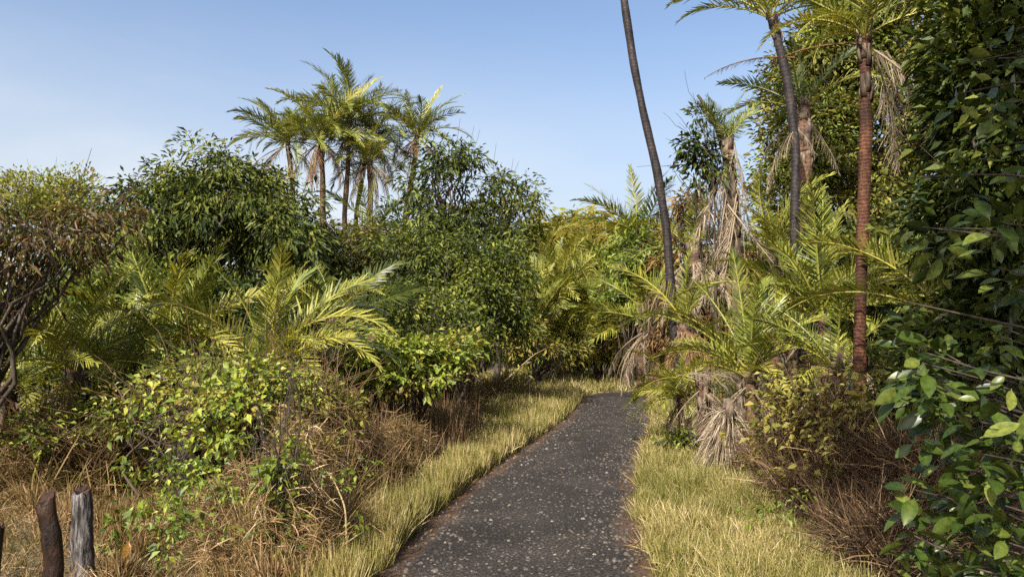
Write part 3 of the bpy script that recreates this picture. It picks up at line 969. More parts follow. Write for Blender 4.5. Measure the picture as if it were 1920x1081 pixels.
def low_palm(label, px, py, d, L, n, seed, cols, ndead, lo=0, hi=4.4, explicit=(), bias=None, r=.09, group='low palms along the path', npair=54, ll=.18, w=.0112, deadcol='frond_dead', name='low_palm'):
    rng = np.random.default_rng(seed)
    b = ground_at(px, d)
    top = at(px, py, d)
    root = thing(name, label, 'palm', b, group)
    palm_trunk(root, b, np.array([b - [0, 0, .05], (b + top) / 2 + [.04, .03, 0], top]), r * 1.1, r, 'bark_palm', rng, boots=min(.8, max(.25, top[2] * .5)))
    crown_fronds(root, top - b, n, L, rng, cols, ndead, lo, hi, bias, npair=npair, ll=ll, w=w, deadcol=deadcol)
    for (yaw, e0, e1, l2, col, dead) in explicit:
        add_frond(root, top - b, yaw, e0, e1, l2, col, int(rng.integers(3)), dead=dead, roll=rng.normal(0, .15), npair=npair, ll=ll, w=w)
    return root


G, Yl, Dk = 'frond_green', 'frond_yellow', 'frond_dark'
low_palm('large low palm with long arching fronds in the middle of the left scrub', 500, 690, 9.5, 1.6, 24, 60, [G, G, Yl], 6, .6, 4.4,
         [(60, 78, 20, 1.7, G, False), (100, 74, 25, 1.6, G, False), (-10, 58, -40, 1.8, Yl, False), (-25, 42, -50, 1.7, Yl, False), (-70, 20, -65, 1.4, Yl, False), (30, 60, -20, 1.8, G, False), (-45, 30, -60, 1.5, Yl, False), (5, 40, -50, 1.8, G, False)])
low_palm('low palm with drooping brownish green fronds left of the large low palm', 315, 660, 9.8, 1.7, 24, 61, [G, Yl, G, Yl], 8, 0, 4.4, deadcol='frond_brown')
low_palm('low palm with soft yellow fronds under the bronze leaved tree', 140, 680, 8.6, 1.3, 22, 62, [Yl, G, Yl], 4, .3, 4.6, ll=.2, w=.011, deadcol='frond_brown')
low_palm('small dark low palm behind the clearing at left', 225, 750, 8.8, 1.2, 18, 63, [G, Dk, Yl], 3, .5, 4.8, deadcol='frond_brown')
low_palm('low palm at the left edge half hidden by dark limbs', 10, 720, 8.9, 1.4, 18, 64, [Yl, G, Yl], 4, .5, 4.8, deadcol='frond_brown')
low_palm('low palm with brown drooping fronds in front of the reddish olive shrub', 625, 600, 12, 1.5, 14, 65, [G, Yl, Dk], 4, .5, 4.6, deadcol='frond_brown')
low_palm('low palm peeping up at the foot of the tall palm trunks', 700, 440, 24, 1.9, 10, 66, [Dk, G], 2, 0, 4, npair=42, ll=.21, w=.0135)

# cut stumps, bare stump and stems at the left
def stump(name, label, base, top, r0, r1, mat, seed, seg=18, crooked=.02, cut=.5, group=None):
    rng = np.random.default_rng(seed)
    b, t = np.asarray(base), np.asarray(top)
    root = thing(name, label, 'stump', b, group)
    g = Geo()
    n = 16
    P = wiggle(b - [0, 0, .08], t, n, crooked, rng)
    k = len(P)
    rad = np.linspace(r0, r1, n)
    a = np.arange(seg) * 2 * math.pi / seg
    lump = 1 + .09 * np.sin(a * 3 + seed) + .06 * rng.normal(size=seg)
    V = []
    for i in range(n):
        rr = rad[i] * lump * (1 + .03 * rng.normal(size=seg))
        c = P[i]
        z = np.zeros(seg)
        if i == n - 1:
            z = cut * r1 * np.cos(a - 1.2) + rng.normal(0, .011, seg)
        V.append(np.stack([c[0] + np.cos(a) * rr, c[1] + np.sin(a) * rr, c[2] + z], 1))
    V = np.concatenate(V)
    q = [[i * seg + j, i * seg + (j + 1) % seg, (i + 1) * seg + (j + 1) % seg, (i + 1) * seg + j] for i in range(n - 1) for j in range(seg)]
    g.add(V - b, quads=q)
    g.build('trunk', M[mat], root, smooth=True)
    g = Geo()
    ring = V[-seg:] + [0, 0, .003]
    inner = (ring - t) * .55 + t + [0, 0, -.008]
    v = np.concatenate([ring, inner, [t + [0, 0, -.012]]]) - b
    g.add(v, quads=[[j, (j + 1) % seg, seg + (j + 1) % seg, seg + j] for j in range(seg)], tris=[[seg + j, seg + (j + 1) % seg, 2 * seg] for j in range(seg)])
    g.build('cut_face', M['stump_end'], root, smooth=False)
    return root


stump('stump', 'smooth brown stump leaning left at the front of the clearing', ground_at(122, 4.75), at(88, 932, 4.75), .058, .047, 'stump_brown', 3, crooked=.025, cut=.9, group='cut stumps')
stump('stump', 'weathered grey cracked stump standing right of the brown one', ground_at(172, 5.35), at(154, 918, 5.35), .077, .058, 'stump_grey', 4, crooked=.008, cut=.3, group='cut stumps')
stump('stump', 'ragged bare stump under the lime green creeper', ground_at(366, 7.3), at(352, 815, 7.3), .1, .085, 'bark', 5, crooked=.02, cut=1.4)
stump('stump', 'thin reddish post cut off by the left edge', ground_at(2, 5.0), at(2, 985, 5.0), .022, .02, 'stump_brown', 6, crooked=.004, cut=.3)


def stick(label, pts, r, mat='twig', name='fallen_branch', cat='branch', tint=.5):
    b = np.array(pts[0], float)
    n = 24
    u = np.linspace(0, len(pts) - 1, n)
    P = np.stack([np.interp(u, np.arange(len(pts)), np.array(pts)[:, i]) for i in range(3)], 1)
    for _ in range(4):
        P[1:-1] = (P[:-2] + 2 * P[1:-1] + P[2:]) / 4
    g = Geo()
    g.tube(P - b, np.linspace(r, r * .4, n), 6, tint=tint)
    o = g.build(name, M[mat], smooth=True)
    o.location = b
    return tag(o, label, cat)


stick('pale arched dry stem bending down beside the left verge', [at(650, 1015, 5.4), at(648, 950, 5.4), at(622, 890, 5.5), at(570, 850, 5.6)], .008, 'stem', 'dry_stem', 'stem', .9)
stick('thin dark crooked branch slanting down behind the cut stumps', [at(262, 930, 7.0), at(225, 880, 7.1), at(240, 850, 7.2), at(300, 800, 7.4)], .014)
stick('bent brown branch reaching left from the bare stump', [at(352, 850, 7.3), at(320, 835, 7.25), at(265, 820, 7.2), at(240, 760, 7.2), at(215, 720, 7.3)], .016)
stick('thin straight twig lying over the grass by the brown stump', [at(15, 1075, 4.9), at(55, 1062, 4.85), at(95, 1048, 4.8)], .005)
stick('long pale straight stalk leaning over the yellow green shrub', [at(800, 760, 11), at(830, 700, 11), at(868, 640, 11.2)], .008, 'stem', 'dry_stem', 'stem', .95)
stick('slanting grey stalk at the far end of the left verge', [at(945, 715, 16), at(1000, 665, 16.2), at(1030, 650, 16.5)], .012, 'stem', 'dry_stem', 'stem', .95)
# leaves lying in the grass
g = Geo()
p = at(232, 1034, 5.2)
g.big_leaves(np.array([[0., 0, .0]]), np.array([[.15, .2, .9]]), np.array([[.3, -1, .2]]), .11, .05, np.array([1.]), .3)
o = g.build('fallen_leaf', leaf_mat('leaf_orange', [(0, (.35, .14, .02)), (1, (.5, .24, .03))], .5, .3), smooth=True)
o.location = p - [0, 0, .05]
tag(o, 'single orange leaf caught upright in the clearing grass', 'leaf')

# ================================================================== CENTRE: bank of palms round the bend
CP = [(1010, 505, 31, 2.5, 'yellow green palm below the thin crowned small tree, farthest left in the bank of palms'),
      (1085, 500, 33, 2.4, 'golden crowned palm against the sky at the top of the bank of palms'),
      (1150, 530, 29, 2.3, 'bright yellow palm beside the tall bare leaning trunk in the bank of palms'),
      (1050, 540, 27.5, 2.5, 'yellow palm in the middle of the bank above the bend'),
      (1120, 580, 27, 2.4, 'spreading green palm low in the bank straight above the path end'),
      (1000, 610, 26, 2.2, 'low yellowish palm at the left foot of the bank of palms'),
      (1180, 610, 25.5, 2.0, 'low palm with pale hanging fronds at the right foot of the bank'),
      (1060, 640, 26.5, 1.8, 'smallest green palm at the grassy foot of the bank')]
for i, (px, py, d, L, lab) in enumerate(CP):
    low_palm(lab, px, py, d, L, 30, 80 + i, [Yl, Yl, G], 4, 0, 4.9, r=.14, group='bank of palms round the bend', npair=44, ll=.22, w=.0135, deadcol='frond_dead' if i in (6,) else 'frond_brown')
tree('shrub', 'bright leafy shrub climbing the bank left of the tall bare leaning trunk', 'shrub', 1205, 24,
     [(1195, 470, 24, 50, 60, 1.2, 2200), (1165, 520, 24.5, 45, 60, 1.2, 1500), (1215, 560, 24, 40, 60, 1., 1200)], 'leaf_lime', 90, .15, .075, stems=3, r0=.06, nl=30, clump=.3, per=30, tint=.5, parts=('stems', 'foliage'))
tree('shrub', 'yellowish scrub at the left foot of the bank of palms', 'shrub', 970, 22,
     [(985, 640, 22, 70, 45, 1., 2600), (1050, 660, 24, 60, 28, 1., 1400)], 'leaf_gold', 91, .13, .045, stems=3, r0=.06, nl=30, clump=.3, per=35, tint=.6, second='leaf_mid', mix=.35, parts=('stems', 'foliage'))

tree('shrub', 'yellow green thicket of narrow blades between the palms of the bank', 'shrub', 1090, 30,
     [(1030, 500, 30.5, 60, 60, 1.4, 2200), (1110, 520, 30.5, 70, 70, 1.4, 2600), (1170, 470, 31, 60, 60, 1.4, 1800), (1080, 600, 28.5, 110, 60, 1.2, 3000), (1060, 440, 33, 60, 40, 1.4, 1400), (1180, 620, 27, 60, 50, 1., 1600)],
     'leaf_gold', 92, .55, .05, stems=5, r0=.06, nl=30, clump=.55, per=40, tint=.45, hang=.1, droop=.3, parts=('stems', 'foliage'), second='leaf_lime', mix=.3)

# far woods closing the view
rng = np.random.default_rng(99)
g = Geo()
N = 200
px_ = rng.uniform(-700, 2700, N)
for x0 in px_:
    d = rng.uniform(40, 55)
    h = rng.uniform(3.2, 5.6) + .35 * math.sin(x0 * .01)
    c = ground_at(x0, d)
    crown_geo(g, [((c[0], c[1], h * .55), (rng.uniform(1.6, 2.8), 1.6, h * .5), 230)], rng, .42, .2, .8, 30, tint=.45)
tag(g.build('far_woods', M['leaf_olive']), 'distant olive green woods closing off the view behind the palms', 'woods', kind='stuff')

# ================================================================== RIGHT SIDE
# tall bare leaning palm
rng = np.random.default_rng(120)
d = 17
b = ground_at(1272, d)
root = thing('palm_tree', 'tall black bare trunk leaning left and running out of the top of the picture', 'palm tree', b)
pts = [b, at(1266, 640, d), at(1258, 540, d), at(1250, 430, d), at(1232, 320, d), at(1206, 210, d), at(1188, 120, d), at(1170, 0, d), at(1150, -140, d)]
palm_trunk(root, b, pts, .104, .078, 'bark_black', rng, seg=14, boots=0)
crown_fronds(root, np.asarray(pts[-1]) - b, 13, 2.6, rng, [G, Yl, Dk], 0, 0, 3.2, npair=44, ll=.2, w=.0135)

# thicket of dead hanging fronds behind it
low_palm('palm smothered in brown dead fronds right behind the tall bare leaning trunk', 1300, 470, 19.5, 2.4, 6, 121, [Yl, G], 26, .5, 4, deadcol='frond_dead', npair=44, ll=.2, w=.0135, r=.2)
low_palm('palm with pale dead fronds hanging to the grass left of the tall bare leaning trunk', 1225, 600, 20.5, 2.0, 7, 122, [Yl, G], 16, .3, 4, deadcol='frond_dead', npair=44, ll=.2, w=.0135, r=.16)
low_palm('palm raising one pale upright frond above the thicket', 1200, 440, 24, 2.4, 9, 123, [Yl, G, Dk], 3, 0, 3.6, [(95, 86, 74, 2.2, Yl, False), (175, 30, -10, 2.2, G, False)], npair=44, ll=.2, w=.0135)
low_palm('palm with brown fanned dead fronds in the thicket under the leafless leaning trunk', 1285, 600, 16.5, 1.9, 5, 124, [Yl, G], 16, .5, 4, deadcol='frond_brown', npair=44, ll=.2, w=.0135, r=.16)

tree('shrub', 'brown and olive scrub between the tall bare leaning trunk and the ragged palm', 'shrub', 1330, 21,
     [(1300, 470, 21, 60, 80, 1.2, 2600), (1370, 500, 20.5, 60, 90, 1.2, 2600), (1310, 600, 20, 100, 60, 1.2, 2600), (1440, 520, 20, 60, 90, 1.2, 2600), (1290, 390, 21.5, 30, 40, .8, 600)], 'leaf_brown', 125, .2, .06, stems=4, r0=.06, nl=40, clump=.35, per=35, tint=.5, hang=.5,
     parts=('stems', 'foliage'), second='leaf_olive', mix=.5)
tree('shrub', 'green scrub behind the red trunked palm', 'shrub', 1660, 13.5,
     [(1660, 480, 13.5, 80, 70, 1., 3000), (1760, 520, 13, 80, 90, 1., 3000), (1690, 600, 13, 110, 60, 1., 2800), (1580, 560, 14, 60, 70, 1., 1800)], 'leaf_mid', 126, .13, .055, stems=4, r0=.06, nl=40, clump=.28, per=35, tint=.45,
     parts=('stems', 'foliage'), second='leaf_olive', mix=.3)

# broken palm with a skirt of dead fronds
rng = np.random.default_rng(130)
d = 14
b = ground_at(1392, d)
root = thing('palm_tree', 'ragged palm with a skirt of dead fronds and a small upright green crown', 'palm tree', b)
pts = [b, at(1386, 620, d), at(1378, 430, d), at(1366, 300, d), at(1362, 262, d)]
palm_trunk(root, b, pts, .105, .09, 'bark_boot', rng, boots=1.8)
for k in range(22):
    yaw = rng.uniform(0, 360)
    h = rng.uniform(.25, 1.0)
    c = at(1372, 262 + (1 - h) * 240, d) - b
    add_frond(root, c + np.array([math.cos(R(yaw)), math.sin(R(yaw)), 0]) * .11, yaw, -82 - 4 * (k % 2), -90, round(rng.uniform(.8, 1.7), 1), 'frond_dead', int(rng.integers(3)), dead=True, roll=rng.normal(0, .3), npair=34)
crown_fronds(root, np.array(pts[-1]) - b, 16, .95, rng, [G, G, Dk], 0, 0, 1.9, npair=30, ll=.26, w=.012)
root2 = stick('bare snapped trunk leaning left out of the ragged palm', [at(1362, 300, 14.25), at(1345, 240, 14.25), at(1327, 205, 14.2), at(1308, 178, 14.2)], .06, 'bark', 'snapped_trunk', 'trunk')
tree('vine', 'dark leafy vine hanging on the bare snapped trunk', 'vine', 1318, 14.1,
     [(1312, 290, 14.1, 40, 38, .35, 330), (1290, 275, 14.1, 24, 30, .3, 120), (1315, 215, 14.15, 25, 25, .3, 70), (1340, 320, 14.1, 50, 25, .35, 150)], 'leaf_dark', 131, .13, .06, hub=at(1335, 300, 14.2), r0=.025, nl=34, clump=.18, per=12, tint=.5, parts=('stem', 'foliage'))

# slim palm with a yellow crown at the top
rng = np.random.default_rng(140)
d = 13.5
b = ground_at(1500, d)
root = thing('palm_tree', 'slim dark palm with yellow green fronds reaching left at the top', 'palm tree', b)
pts = [b, at(1490, 600, d), at(1490, 420, d), at(1492, 280, d), at(1478, 160, d), at(1462, 90, d), at(1446, 36, d)]
palm_trunk(root, b, pts, .09, .07, 'bark_black', rng, boots=.5)
top = np.array(pts[-1]) - b
for (yaw, e0, e1, L, col) in [(180, 48, -42, 2.0, Yl), (172, 30, -38, 1.7, G), (200, 58, -15, 1.8, Yl), (150, 66, 10, 1.8, G), (100, 70, 10, 1.8, G), (60, 60, 0, 1.8, Yl), (20, 50, -20, 1.9, G), (-20, 40, -30, 1.8, Yl), (-60, 60, 0, 1.7, Yl), (-110, 62, 5, 1.6, G), (230, 40, -30, 1.6, G), (0, 30, -45, 1.7, G)]:
    add_frond(root, top, yaw, e0, e1, L, col, int(rng.integers(3)), roll=rng.normal(0, .15))
o = add_frond(root, at(1490, 108, d) - b, 180, 4, -32, 1.6, 'frond_brown', 1, dead=True, ll=.07)
o['label'] = 'brown withered frond arching left off the trunk'
for k in range(4):
    add_frond(root, at(1492, 240, d) - b, rng.uniform(180, 360), -40, -80, .7, 'frond_dead', k % 3, dead=True, npair=20)
rng = np.random.default_rng(141)
d = 15
b = ground_at(1515, d)
root = thing('palm_tree', 'dark palm trunk standing just behind the slim palm', 'palm tree', b)
pts = [b, at(1512, 500, d), at(1510, 330, d), at(1506, 200, d)]
palm_trunk(root, b, pts, .11, .13, 'bark_palm', rng, boots=1.2)
crown_fronds(root, np.array(pts[-1]) - b, 10, 1.6, rng, [G, Dk, Yl], 4, 0, 4.2)

# big leafy tree behind them
tree('tree', 'large leafy olive green tree behind the slim palm and the red trunked palm', 'tree', 1640, 17.5,
     [(1500, 150, 17.5, 50, 60, 1.2, 2800), (1480, 330, 17.2, 45, 70, 1.2, 2800), (1610, 10, 17.4, 100, 70, 1.4, 4500), (1570, 110, 17.5, 90, 100, 1.6, 10500), (1520, 260, 17.3, 65, 90, 1.4, 7800), (1650, 250, 17.5, 130, 130, 1.7, 12000), (1700, 60, 17.8, 140, 110, 1.6, 7500), (1560, 400, 17.5, 140, 110, 1.5, 9000), (1760, 350, 18, 130, 160, 1.6, 7500), (1640, -60, 17.8, 140, 80, 1.6, 3750)],
     'leaf_olive', 150, .135, .06, r0=.22, nl=46, clump=.4, per=45, tint=.52, hang=.1, second='leaf_lime', mix=.4)

# red trunked palm with dead fronds hanging
rng = np.random.default_rng(160)
d = 9
b = ground_at(1606, d)
root = thing('palm_tree', 'red brown ringed palm with straw dead fronds hanging under its crown', 'palm tree', b)
pts = [b, at(1612, 620, d), at(1618, 420, d), at(1624, 250, d), at(1622, 110, d), at(1620, 70, d)]
palm_trunk(root, b, pts, .073, .062, 'bark_red', rng, boots=.75, seg=16)
top = np.array(pts[-1]) - b
for (yaw, e0, e1, L, col) in [(180, 55, -20, 1.6, G), (195, 30, -55, 1.4, Yl), (220, 25, -60, 1.3, Yl), (160, 60, 0, 1.7, G), (120, 70, 20, 1.8, G), (60, 60, 0, 1.7, G), (10, 55, -20, 1.6, G), (-20, 30, -50, 1.5, Yl), (-60, 60, -10, 1.6, Yl), (-100, 66, 0, 1.6, G), (250, 50, -20, 1.6, Yl), (-75, 78, 40, 1.8, Yl), (205, 5, -70, 1.1, Yl)]:
    add_frond(root, top, yaw, e0, e1, L, col, int(rng.integers(3)), roll=rng.normal(0, .15))
add_frond(root, top + [.04, -.05, -.1], 178, 5, -32, 1.3, 'frond_brown', 2, dead=True, ll=.05)
for k, (dx, dy, L, yaw) in enumerate([(.1, -.06, 1.5, 0), (.16, -.03, 1.5, 15), (.19, .0, 1.35, -20), (.22, -.04, 1.4, 30), (.07, -.09, 1.25, -60), (.25, .03, 1.1, 10), (.13, .02, 1.4, 40)]):
    add_frond(root, top + [dx, dy, -.18], yaw, -52, -89, L, 'frond_dead', k % 3, dead=True, roll=rng.normal(0, .5), npair=50, ll=.2, w=.012)

# low palms on the right
low_palm('low palm with fanned yellow green fronds right of the bend in the path', 1405, 700, 10.5, 1.5, 17, 170, [Yl, G, Yl], 5, 0, 4.2,
         [(180, 58, 10, 1.5, Yl, False), (165, 40, -20, 1.3, G, False), (95, 84, 70, 1.7, G, False), (20, 50, -10, 1.9, Yl, False), (0, 40, -35, 1.8, Yl, False), (-60, 60, -20, 1.3, Yl, False), (130, 70, 25, 1.8, G, False), (45, 70, 20, 1.9, G, False)])
low_palm('palm with bright tall upright fronds left of the red trunked palm', 1540, 590, 12, 2.1, 14, 171, [G, Yl], 3, 0, 4,
         [(85, 84, 68, 2.1, G, False), (150, 74, 40, 2.0, G, False), (30, 76, 50, 2.0, Yl, False), (0, 50, 0, 1.8, Yl, False), (180, 50, 0, 1.8, G, False), (-80, 60, -10, 1.5, Yl, False)])
low_palm('low palm dropping yellow fronds over the right edge of the path', 1280, 740, 12.2, .95, 18, 172, [Yl, Yl, G], 5, .8, 4.8,
         [(188, 22, -60, 1.05, Yl, False), (200, 8, -68, .95, Yl, False), (215, 20, -65, .8, Yl, False), (240, 30, -60, .8, Yl, False)], ll=.24, w=.014)
low_palm('palm with yellow fronds pointing right beneath the slim palm', 1450, 470, 14.5, 1.7, 16, 173, [Yl, G], 4, 0, 4.4)
low_palm('low palm with golden fronds at the foot of the red trunked palm', 1570, 690, 9.3, 1.3, 8, 174, [Yl, G], 2, .5, 4.5, [(150, 40, -30, 1.3, Yl, False), (20, 40, -40, 1.2, Yl, False)])
low_palm('pale fronded palm seen through the big leaved tree at the right', 1790, 590, 8, 1.6, 12, 175, [G, Dk, Yl], 4, 0, 4.4)
low_palm('low palm hidden in the brown stems between the fanned palm and the red trunk', 1480, 600, 12.8, 1.6, 14, 176, [Yl, G], 8, .3, 4.4)
low_palm('short palm stub with pale blades hanging like a curtain at the path bend', 1318, 715, 11, 1.0, 2, 177, [Yl], 9, 2, 4.6, ll=.3)
stub = [o for o in C.objects if o.get('label', '').startswith('short palm stub')][0]
for k, (px, py, L) in enumerate([(1268, 705, .62), (1300, 702, .55)]):
    o = add_frond(stub, at(px, py, 10.4 - .2 * k) - np.array(stub.location), 4, 14, -14, L, 'frond_dead', k, dead=True, npair=30, ll=.62, w=.03)
# shaggy stub of dead blades
rng = np.random.default_rng(180)
b = ground_at(1348, 9.4)
root = thing('palm_stub', 'shaggy grey brown stub of dead palm blades at the top of the right verge', 'palm', b)
top = at(1362, 778, 9.4)
palm_trunk(root, b, np.array([b - [0, 0, .05], (b + top) / 2, top]), .12, .1, 'bark_boot', rng, boots=.4)
g = Geo()
N = 950
a = rng.uniform(0, 6.28, N)
h = rng.random(N)
p = (top - b)[None] + np.stack([np.cos(a) * .06, np.sin(a) * .06, -.45 * h + .08], 1)
g.blades(p, np.stack([np.cos(a) * .4 - .12 + rng.normal(0, .15, N), np.sin(a) * .4 - .1 + rng.normal(0, .15, N), rng.normal(-.35, .4, N)], 1), rng.uniform(.14, .46, N), .0085, np.clip(rng.normal(.5, .28, N), 0, 1), rng.uniform(.3, 1.1, N), face=nrm(rng.normal(size=(N, 3))))
g.build('dead_blades', M['frond_dead'], root)

tree('shrub', 'twiggy brown shrub with a few yellow leaves, right of the straw coloured verge', 'shrub', 1530, 7.4,
     [(1500, 760, 7.6, 80, 60, .4, 420), (1580, 800, 7.2, 80, 70, .4, 380), (1450, 830, 8.2, 50, 60, .3, 260), (1640, 760, 7.0, 80, 60, .4, 260), (1560, 900, 6.9, 90, 60, .4, 150)], 'leaf_olive', 181, .075, .045, stems=10, r0=.014, nl=170, clump=.25, per=8, tint=.75, barkmat='stem',
     parts=('stems', 'foliage'))
tree('shrub', 'small leafy green plant at the path edge under the drooping yellow fronds', 'plant', 1275, 10.9,
     [(1275, 822, 10.9, 26, 16, .2, 180), (1300, 812, 11, 20, 14, .2, 90)], 'leaf_mid', 182, .09, .045, stems=3, r0=.012, nl=12, clump=.12, per=12, tint=.6, parts=('stems', 'foliage'))
tree('tree', 'dark dense tree behind the big leaved tree at the right edge', 'tree', 1960, 7.5,
     [(1875, 180, 7.5, 90, 170, .9, 4800), (1960, 120, 7.6, 120, 200, 1., 3500), (1840, 420, 7.6, 100, 130, .8, 3300), (1880, 640, 7.4, 120, 140, .7, 3600), (1960, 400, 7.4, 100, 200, .9, 2500), (1850, 30, 7.8, 85, 90, .8, 2300), (1760, 760, 7.2, 110, 110, .6, 2200)],
     'leaf_dark', 183, .12, .055, r0=.13, nl=60, clump=.3, per=40, tint=.35, hang=.2)

# big leaved tree close at the right; its unseen canopy overhead is shaped to shade the right foreground
rng = np.random.default_rng(200)
b = np.array([2.95, 2.6, 0.])
root = thing('big_leaved_tree', 'close big leaved glossy green tree overhanging the right edge', 'tree', b)
g, w = Geo(), Geo()
trk = np.array([b - [0, 0, .05], [2.9, 2.5, 1.2], [2.75, 2.1, 2.6], [2.4, 1.0, 4.3], [1.9, -.6, 5.6], [1.4, -1.8, 6.3]])
w.tube(np.stack([np.interp(np.linspace(0, 5, 30), np.arange(6), trk[:, i]) for i in range(3)], 1), np.linspace(.13, .06, 30), 10, jag=.03, rng=rng)


def spray(p, n, L, W, t, mat=0):
    """a twig end carrying a loose whorl of leaves"""
    a = rng.uniform(0, 6.28) + np.arange(n) * 2.4
    out = nrm(p - np.array([2.95, 2.9, p[2]]))
    d = np.stack([np.cos(a), np.sin(a), rng.normal(-.15, .6, n)], 1) + out * .45
    nn = np.stack([rng.normal(0, .6, n), rng.normal(0, .6, n), np.full(n, .8)], 1)
    sz = rng.uniform(.45, 1.25, n)
    q = p[None] + np.stack([np.zeros(n), np.zeros(n), -np.linspace(0, .1, n)], 1) + d * .02
    g.big_leaves(q, d, nn, L * sz, W * sz, np.clip(t - .05 + rng.normal(0, .26, n), 0, 1), rng.uniform(-.3, .8, n), mat=mat)


ends = []
spots = [(1760, 420, 3.5, 50, 40, 4), (1735, 650, 3.3, 45, 45, 9), (1790, 740, 3.3, 65, 50, 9), (1870, 850, 3.0, 60, 60, 14), (1810, 930, 3.1, 50, 60, 9), (1880, 1000, 2.9, 65, 70, 15),
         (1830, 1060, 3.1, 60, 50, 9), (1890, 700, 3.2, 50, 90, 11), (1890, 500, 3.4, 50, 90, 8), (1860, 380, 3.5, 60, 60, 6), (1880, 230, 3.6, 70, 90, 8), (1880, 80, 3.7, 70, 90, 9), (1970, 900, 2.9, 50, 150, 14),
         (1990, 400, 3.3, 60, 200, 16), (1705, 600, 3.5, 22, 26, 3), (1900, 1120, 2.8, 100, 60, 12), (1700, 325, 3.7, 15, 12, 1), (1770, 800, 3.5, 40, 40, 4), (1750, 1010, 3.5, 30, 40, 6), (1745, 900, 3.6, 30, 40, 5), (1720, 700, 3.6, 30, 30, 4)]
for (px, py, d, sx, sy, n) in spots:
    for k in range(n):
        p = at(px + rng.normal(0, sx * .6), py + rng.normal(0, sy * .6), d + rng.normal(0, .22))
        ends.append(p)
        spray(p, int(rng.integers(5, 9)), .108, .047, .42)
# right side sprays, then the out-of-view canopy added to cast shade
for k in range(50):
    p = np.array([3.0 + rng.normal(0, .5), 2.6 + rng.normal(0, 1.0), abs(rng.normal(2., 1.2)) + .3])
    if p[0] < .62 * p[1] + .35:
        continue
    ends.append(p)
    spray(p, 7, .118, .052, .4)
shade_canopy = []
for k in range(1450):
    v = rng.normal(size=3)
    v /= np.linalg.norm(v)
    v *= rng.random() ** .4
    p = np.array([1.65, -.1, 6.3]) + v * np.array([2.45, 4.0, 1.0]) if k < 950 else np.array([4.7, 3.2, 6.4]) + v * np.array([1.9, 3.1, .9])
    shade_canopy.append(p)
    spray(p, 8, .24, .12, .45)
ends = np.array(ends)
for e in ends[::2]:
    k = int(np.clip(e[2] * 5 - 2, 1, 14))
    st = np.array([np.interp(k / 29 * 5, np.arange(6), trk[:, i]) for i in range(3)])
    q = wiggle(st, e, 9, .12, rng)
    w.tube(q, np.linspace(.014, .003, 9), 5, cap=False)
for e in np.array(shade_canopy)[::5]:
    st = np.array([np.interp(rng.uniform(4, 5), np.arange(6), trk[:, i]) for i in range(3)])
    w.tube(wiggle(st, e, 8, .15, rng), np.linspace(.02, .004, 8), 5, cap=False)
g.build('crown', M['leaf_big'], root, smooth=True, loc=b)
w.build('trunk', M['bark'], root, smooth=True, loc=b)
stick('bare grey twig poking up through the big leaves at the right', [at(1905, 830, 3.3), at(1880, 770, 3.3), at(1850, 720, 3.35), at(1835, 690, 3.4)], .006, 'twig', 'bare_twig', 'twig', .9)

# ------------------------------------------------------------------ light, sky, camera
wd = bpy.data.worlds.new('World')
sc.world = wd
wd.use_nodes = True
nt = wd.node_tree
sk = nt.nodes.new('ShaderNodeTexSky')
sk.sky_type = 'NISHITA'
sk.sun_disc = False
sk.sun_elevation = R(SUN_EL)
sk.sun_rotation = R(180 + SUN_AZ)
sk.air_density = 1.0
sk.dust_density = 5.0
sk.ozone_density = 3.0
bg = nt.nodes['Background']
bg.inputs[1].default_value = .13
tc = nt.nodes.new('ShaderNodeTexCoord')
sx = nt.nodes.new('ShaderNodeSeparateXYZ')
nt.links.new(tc.outputs['Generated'], sx.inputs[0])


def mrange(src, a, b, c, d_):
    n = nt.nodes.new('ShaderNodeMapRange')
    n.interpolation_type = 'SMOOTHSTEP'
    for q_, v_ in zip((1, 2, 3, 4), (a, b, c, d_)):
        n.inputs[q_].default_value = v_
    nt.links.new(src, n.inputs[0])
    return n.outputs[0]


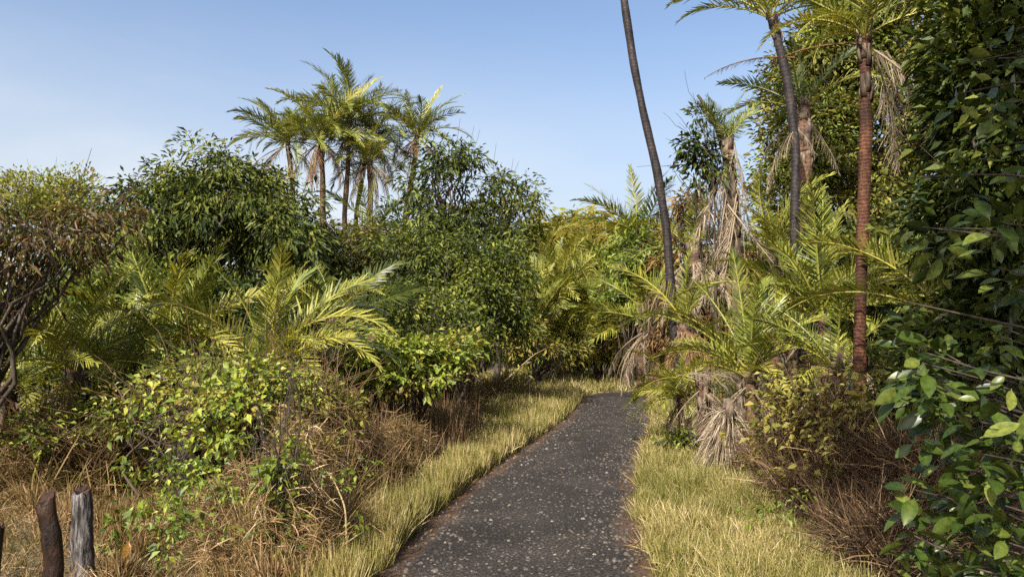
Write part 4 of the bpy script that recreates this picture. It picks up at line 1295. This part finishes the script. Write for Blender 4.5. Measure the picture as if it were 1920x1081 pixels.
def mul(a, b):
    n = nt.nodes.new('ShaderNodeMath')
    n.operation = 'MULTIPLY'
    nt.links.new(a, n.inputs[0])
    nt.links.new(b, n.inputs[1])
    return n.outputs[0]


cn = nt.nodes.new('ShaderNodeTexNoise')
cn.inputs['Scale'].default_value = 2.2
cn.inputs['Detail'].default_value = 5
mpp = nt.nodes.new('ShaderNodeMapping')
mpp.inputs['Scale'].default_value = (1, 1, 3)
nt.links.new(tc.outputs['Generated'], mpp.inputs[0])
nt.links.new(mpp.outputs[0], cn.inputs['Vector'])
lowband = mrange(sx.outputs['Z'], .42, .1, 0, 1)
leftward = mrange(sx.outputs['X'], .3, -.5, .5, 1)
thick = mrange(cn.outputs['Fac'], .3, .7, .5, .95)
cm = nt.nodes.new('ShaderNodeMix')
cm.data_type = 'RGBA'
nt.links.new(mul(mul(lowband, leftward), thick), cm.inputs[0])
nt.links.new(sk.outputs[0], cm.inputs[6])
cm.inputs[7].default_value = (3.9, 4.05, 4.15, 1)
nt.links.new(cm.outputs[2], bg.inputs[0])
sd = bpy.data.lights.new('sun', 'SUN')
sd.energy = 5.0
sd.angle = R(.5)
sd.color = (1, .95, .86)
so = bpy.data.objects.new('sun', sd)
C.objects.link(so)
to = Vector((-math.sin(R(SUN_AZ)) * math.cos(R(SUN_EL)), -math.cos(R(SUN_AZ)) * math.cos(R(SUN_EL)), math.sin(R(SUN_EL))))
so.rotation_euler = to.to_track_quat('Z', 'Y').to_euler()
so.location = (-5, -10, 20)
cd = bpy.data.cameras.new('camera')
cd.sensor_width = 36
cd.lens = 36 * F / 1920
cd.clip_end = 3000
cd.clip_start = .05
co = bpy.data.objects.new('camera', cd)
C.objects.link(co)
co.location = (0, 0, CAMZ)
co.rotation_euler = (math.pi / 2 + PITCH, 0, 0)
sc.camera = co
sc.view_settings.view_transform = 'Standard'
sc.view_settings.look = 'None'
sc.view_settings.exposure = .9
sc.cycles.max_bounces = 6
sc.cycles.diffuse_bounces = 2
sc.cycles.transmission_bounces = 4
sc.cycles.use_denoising = False
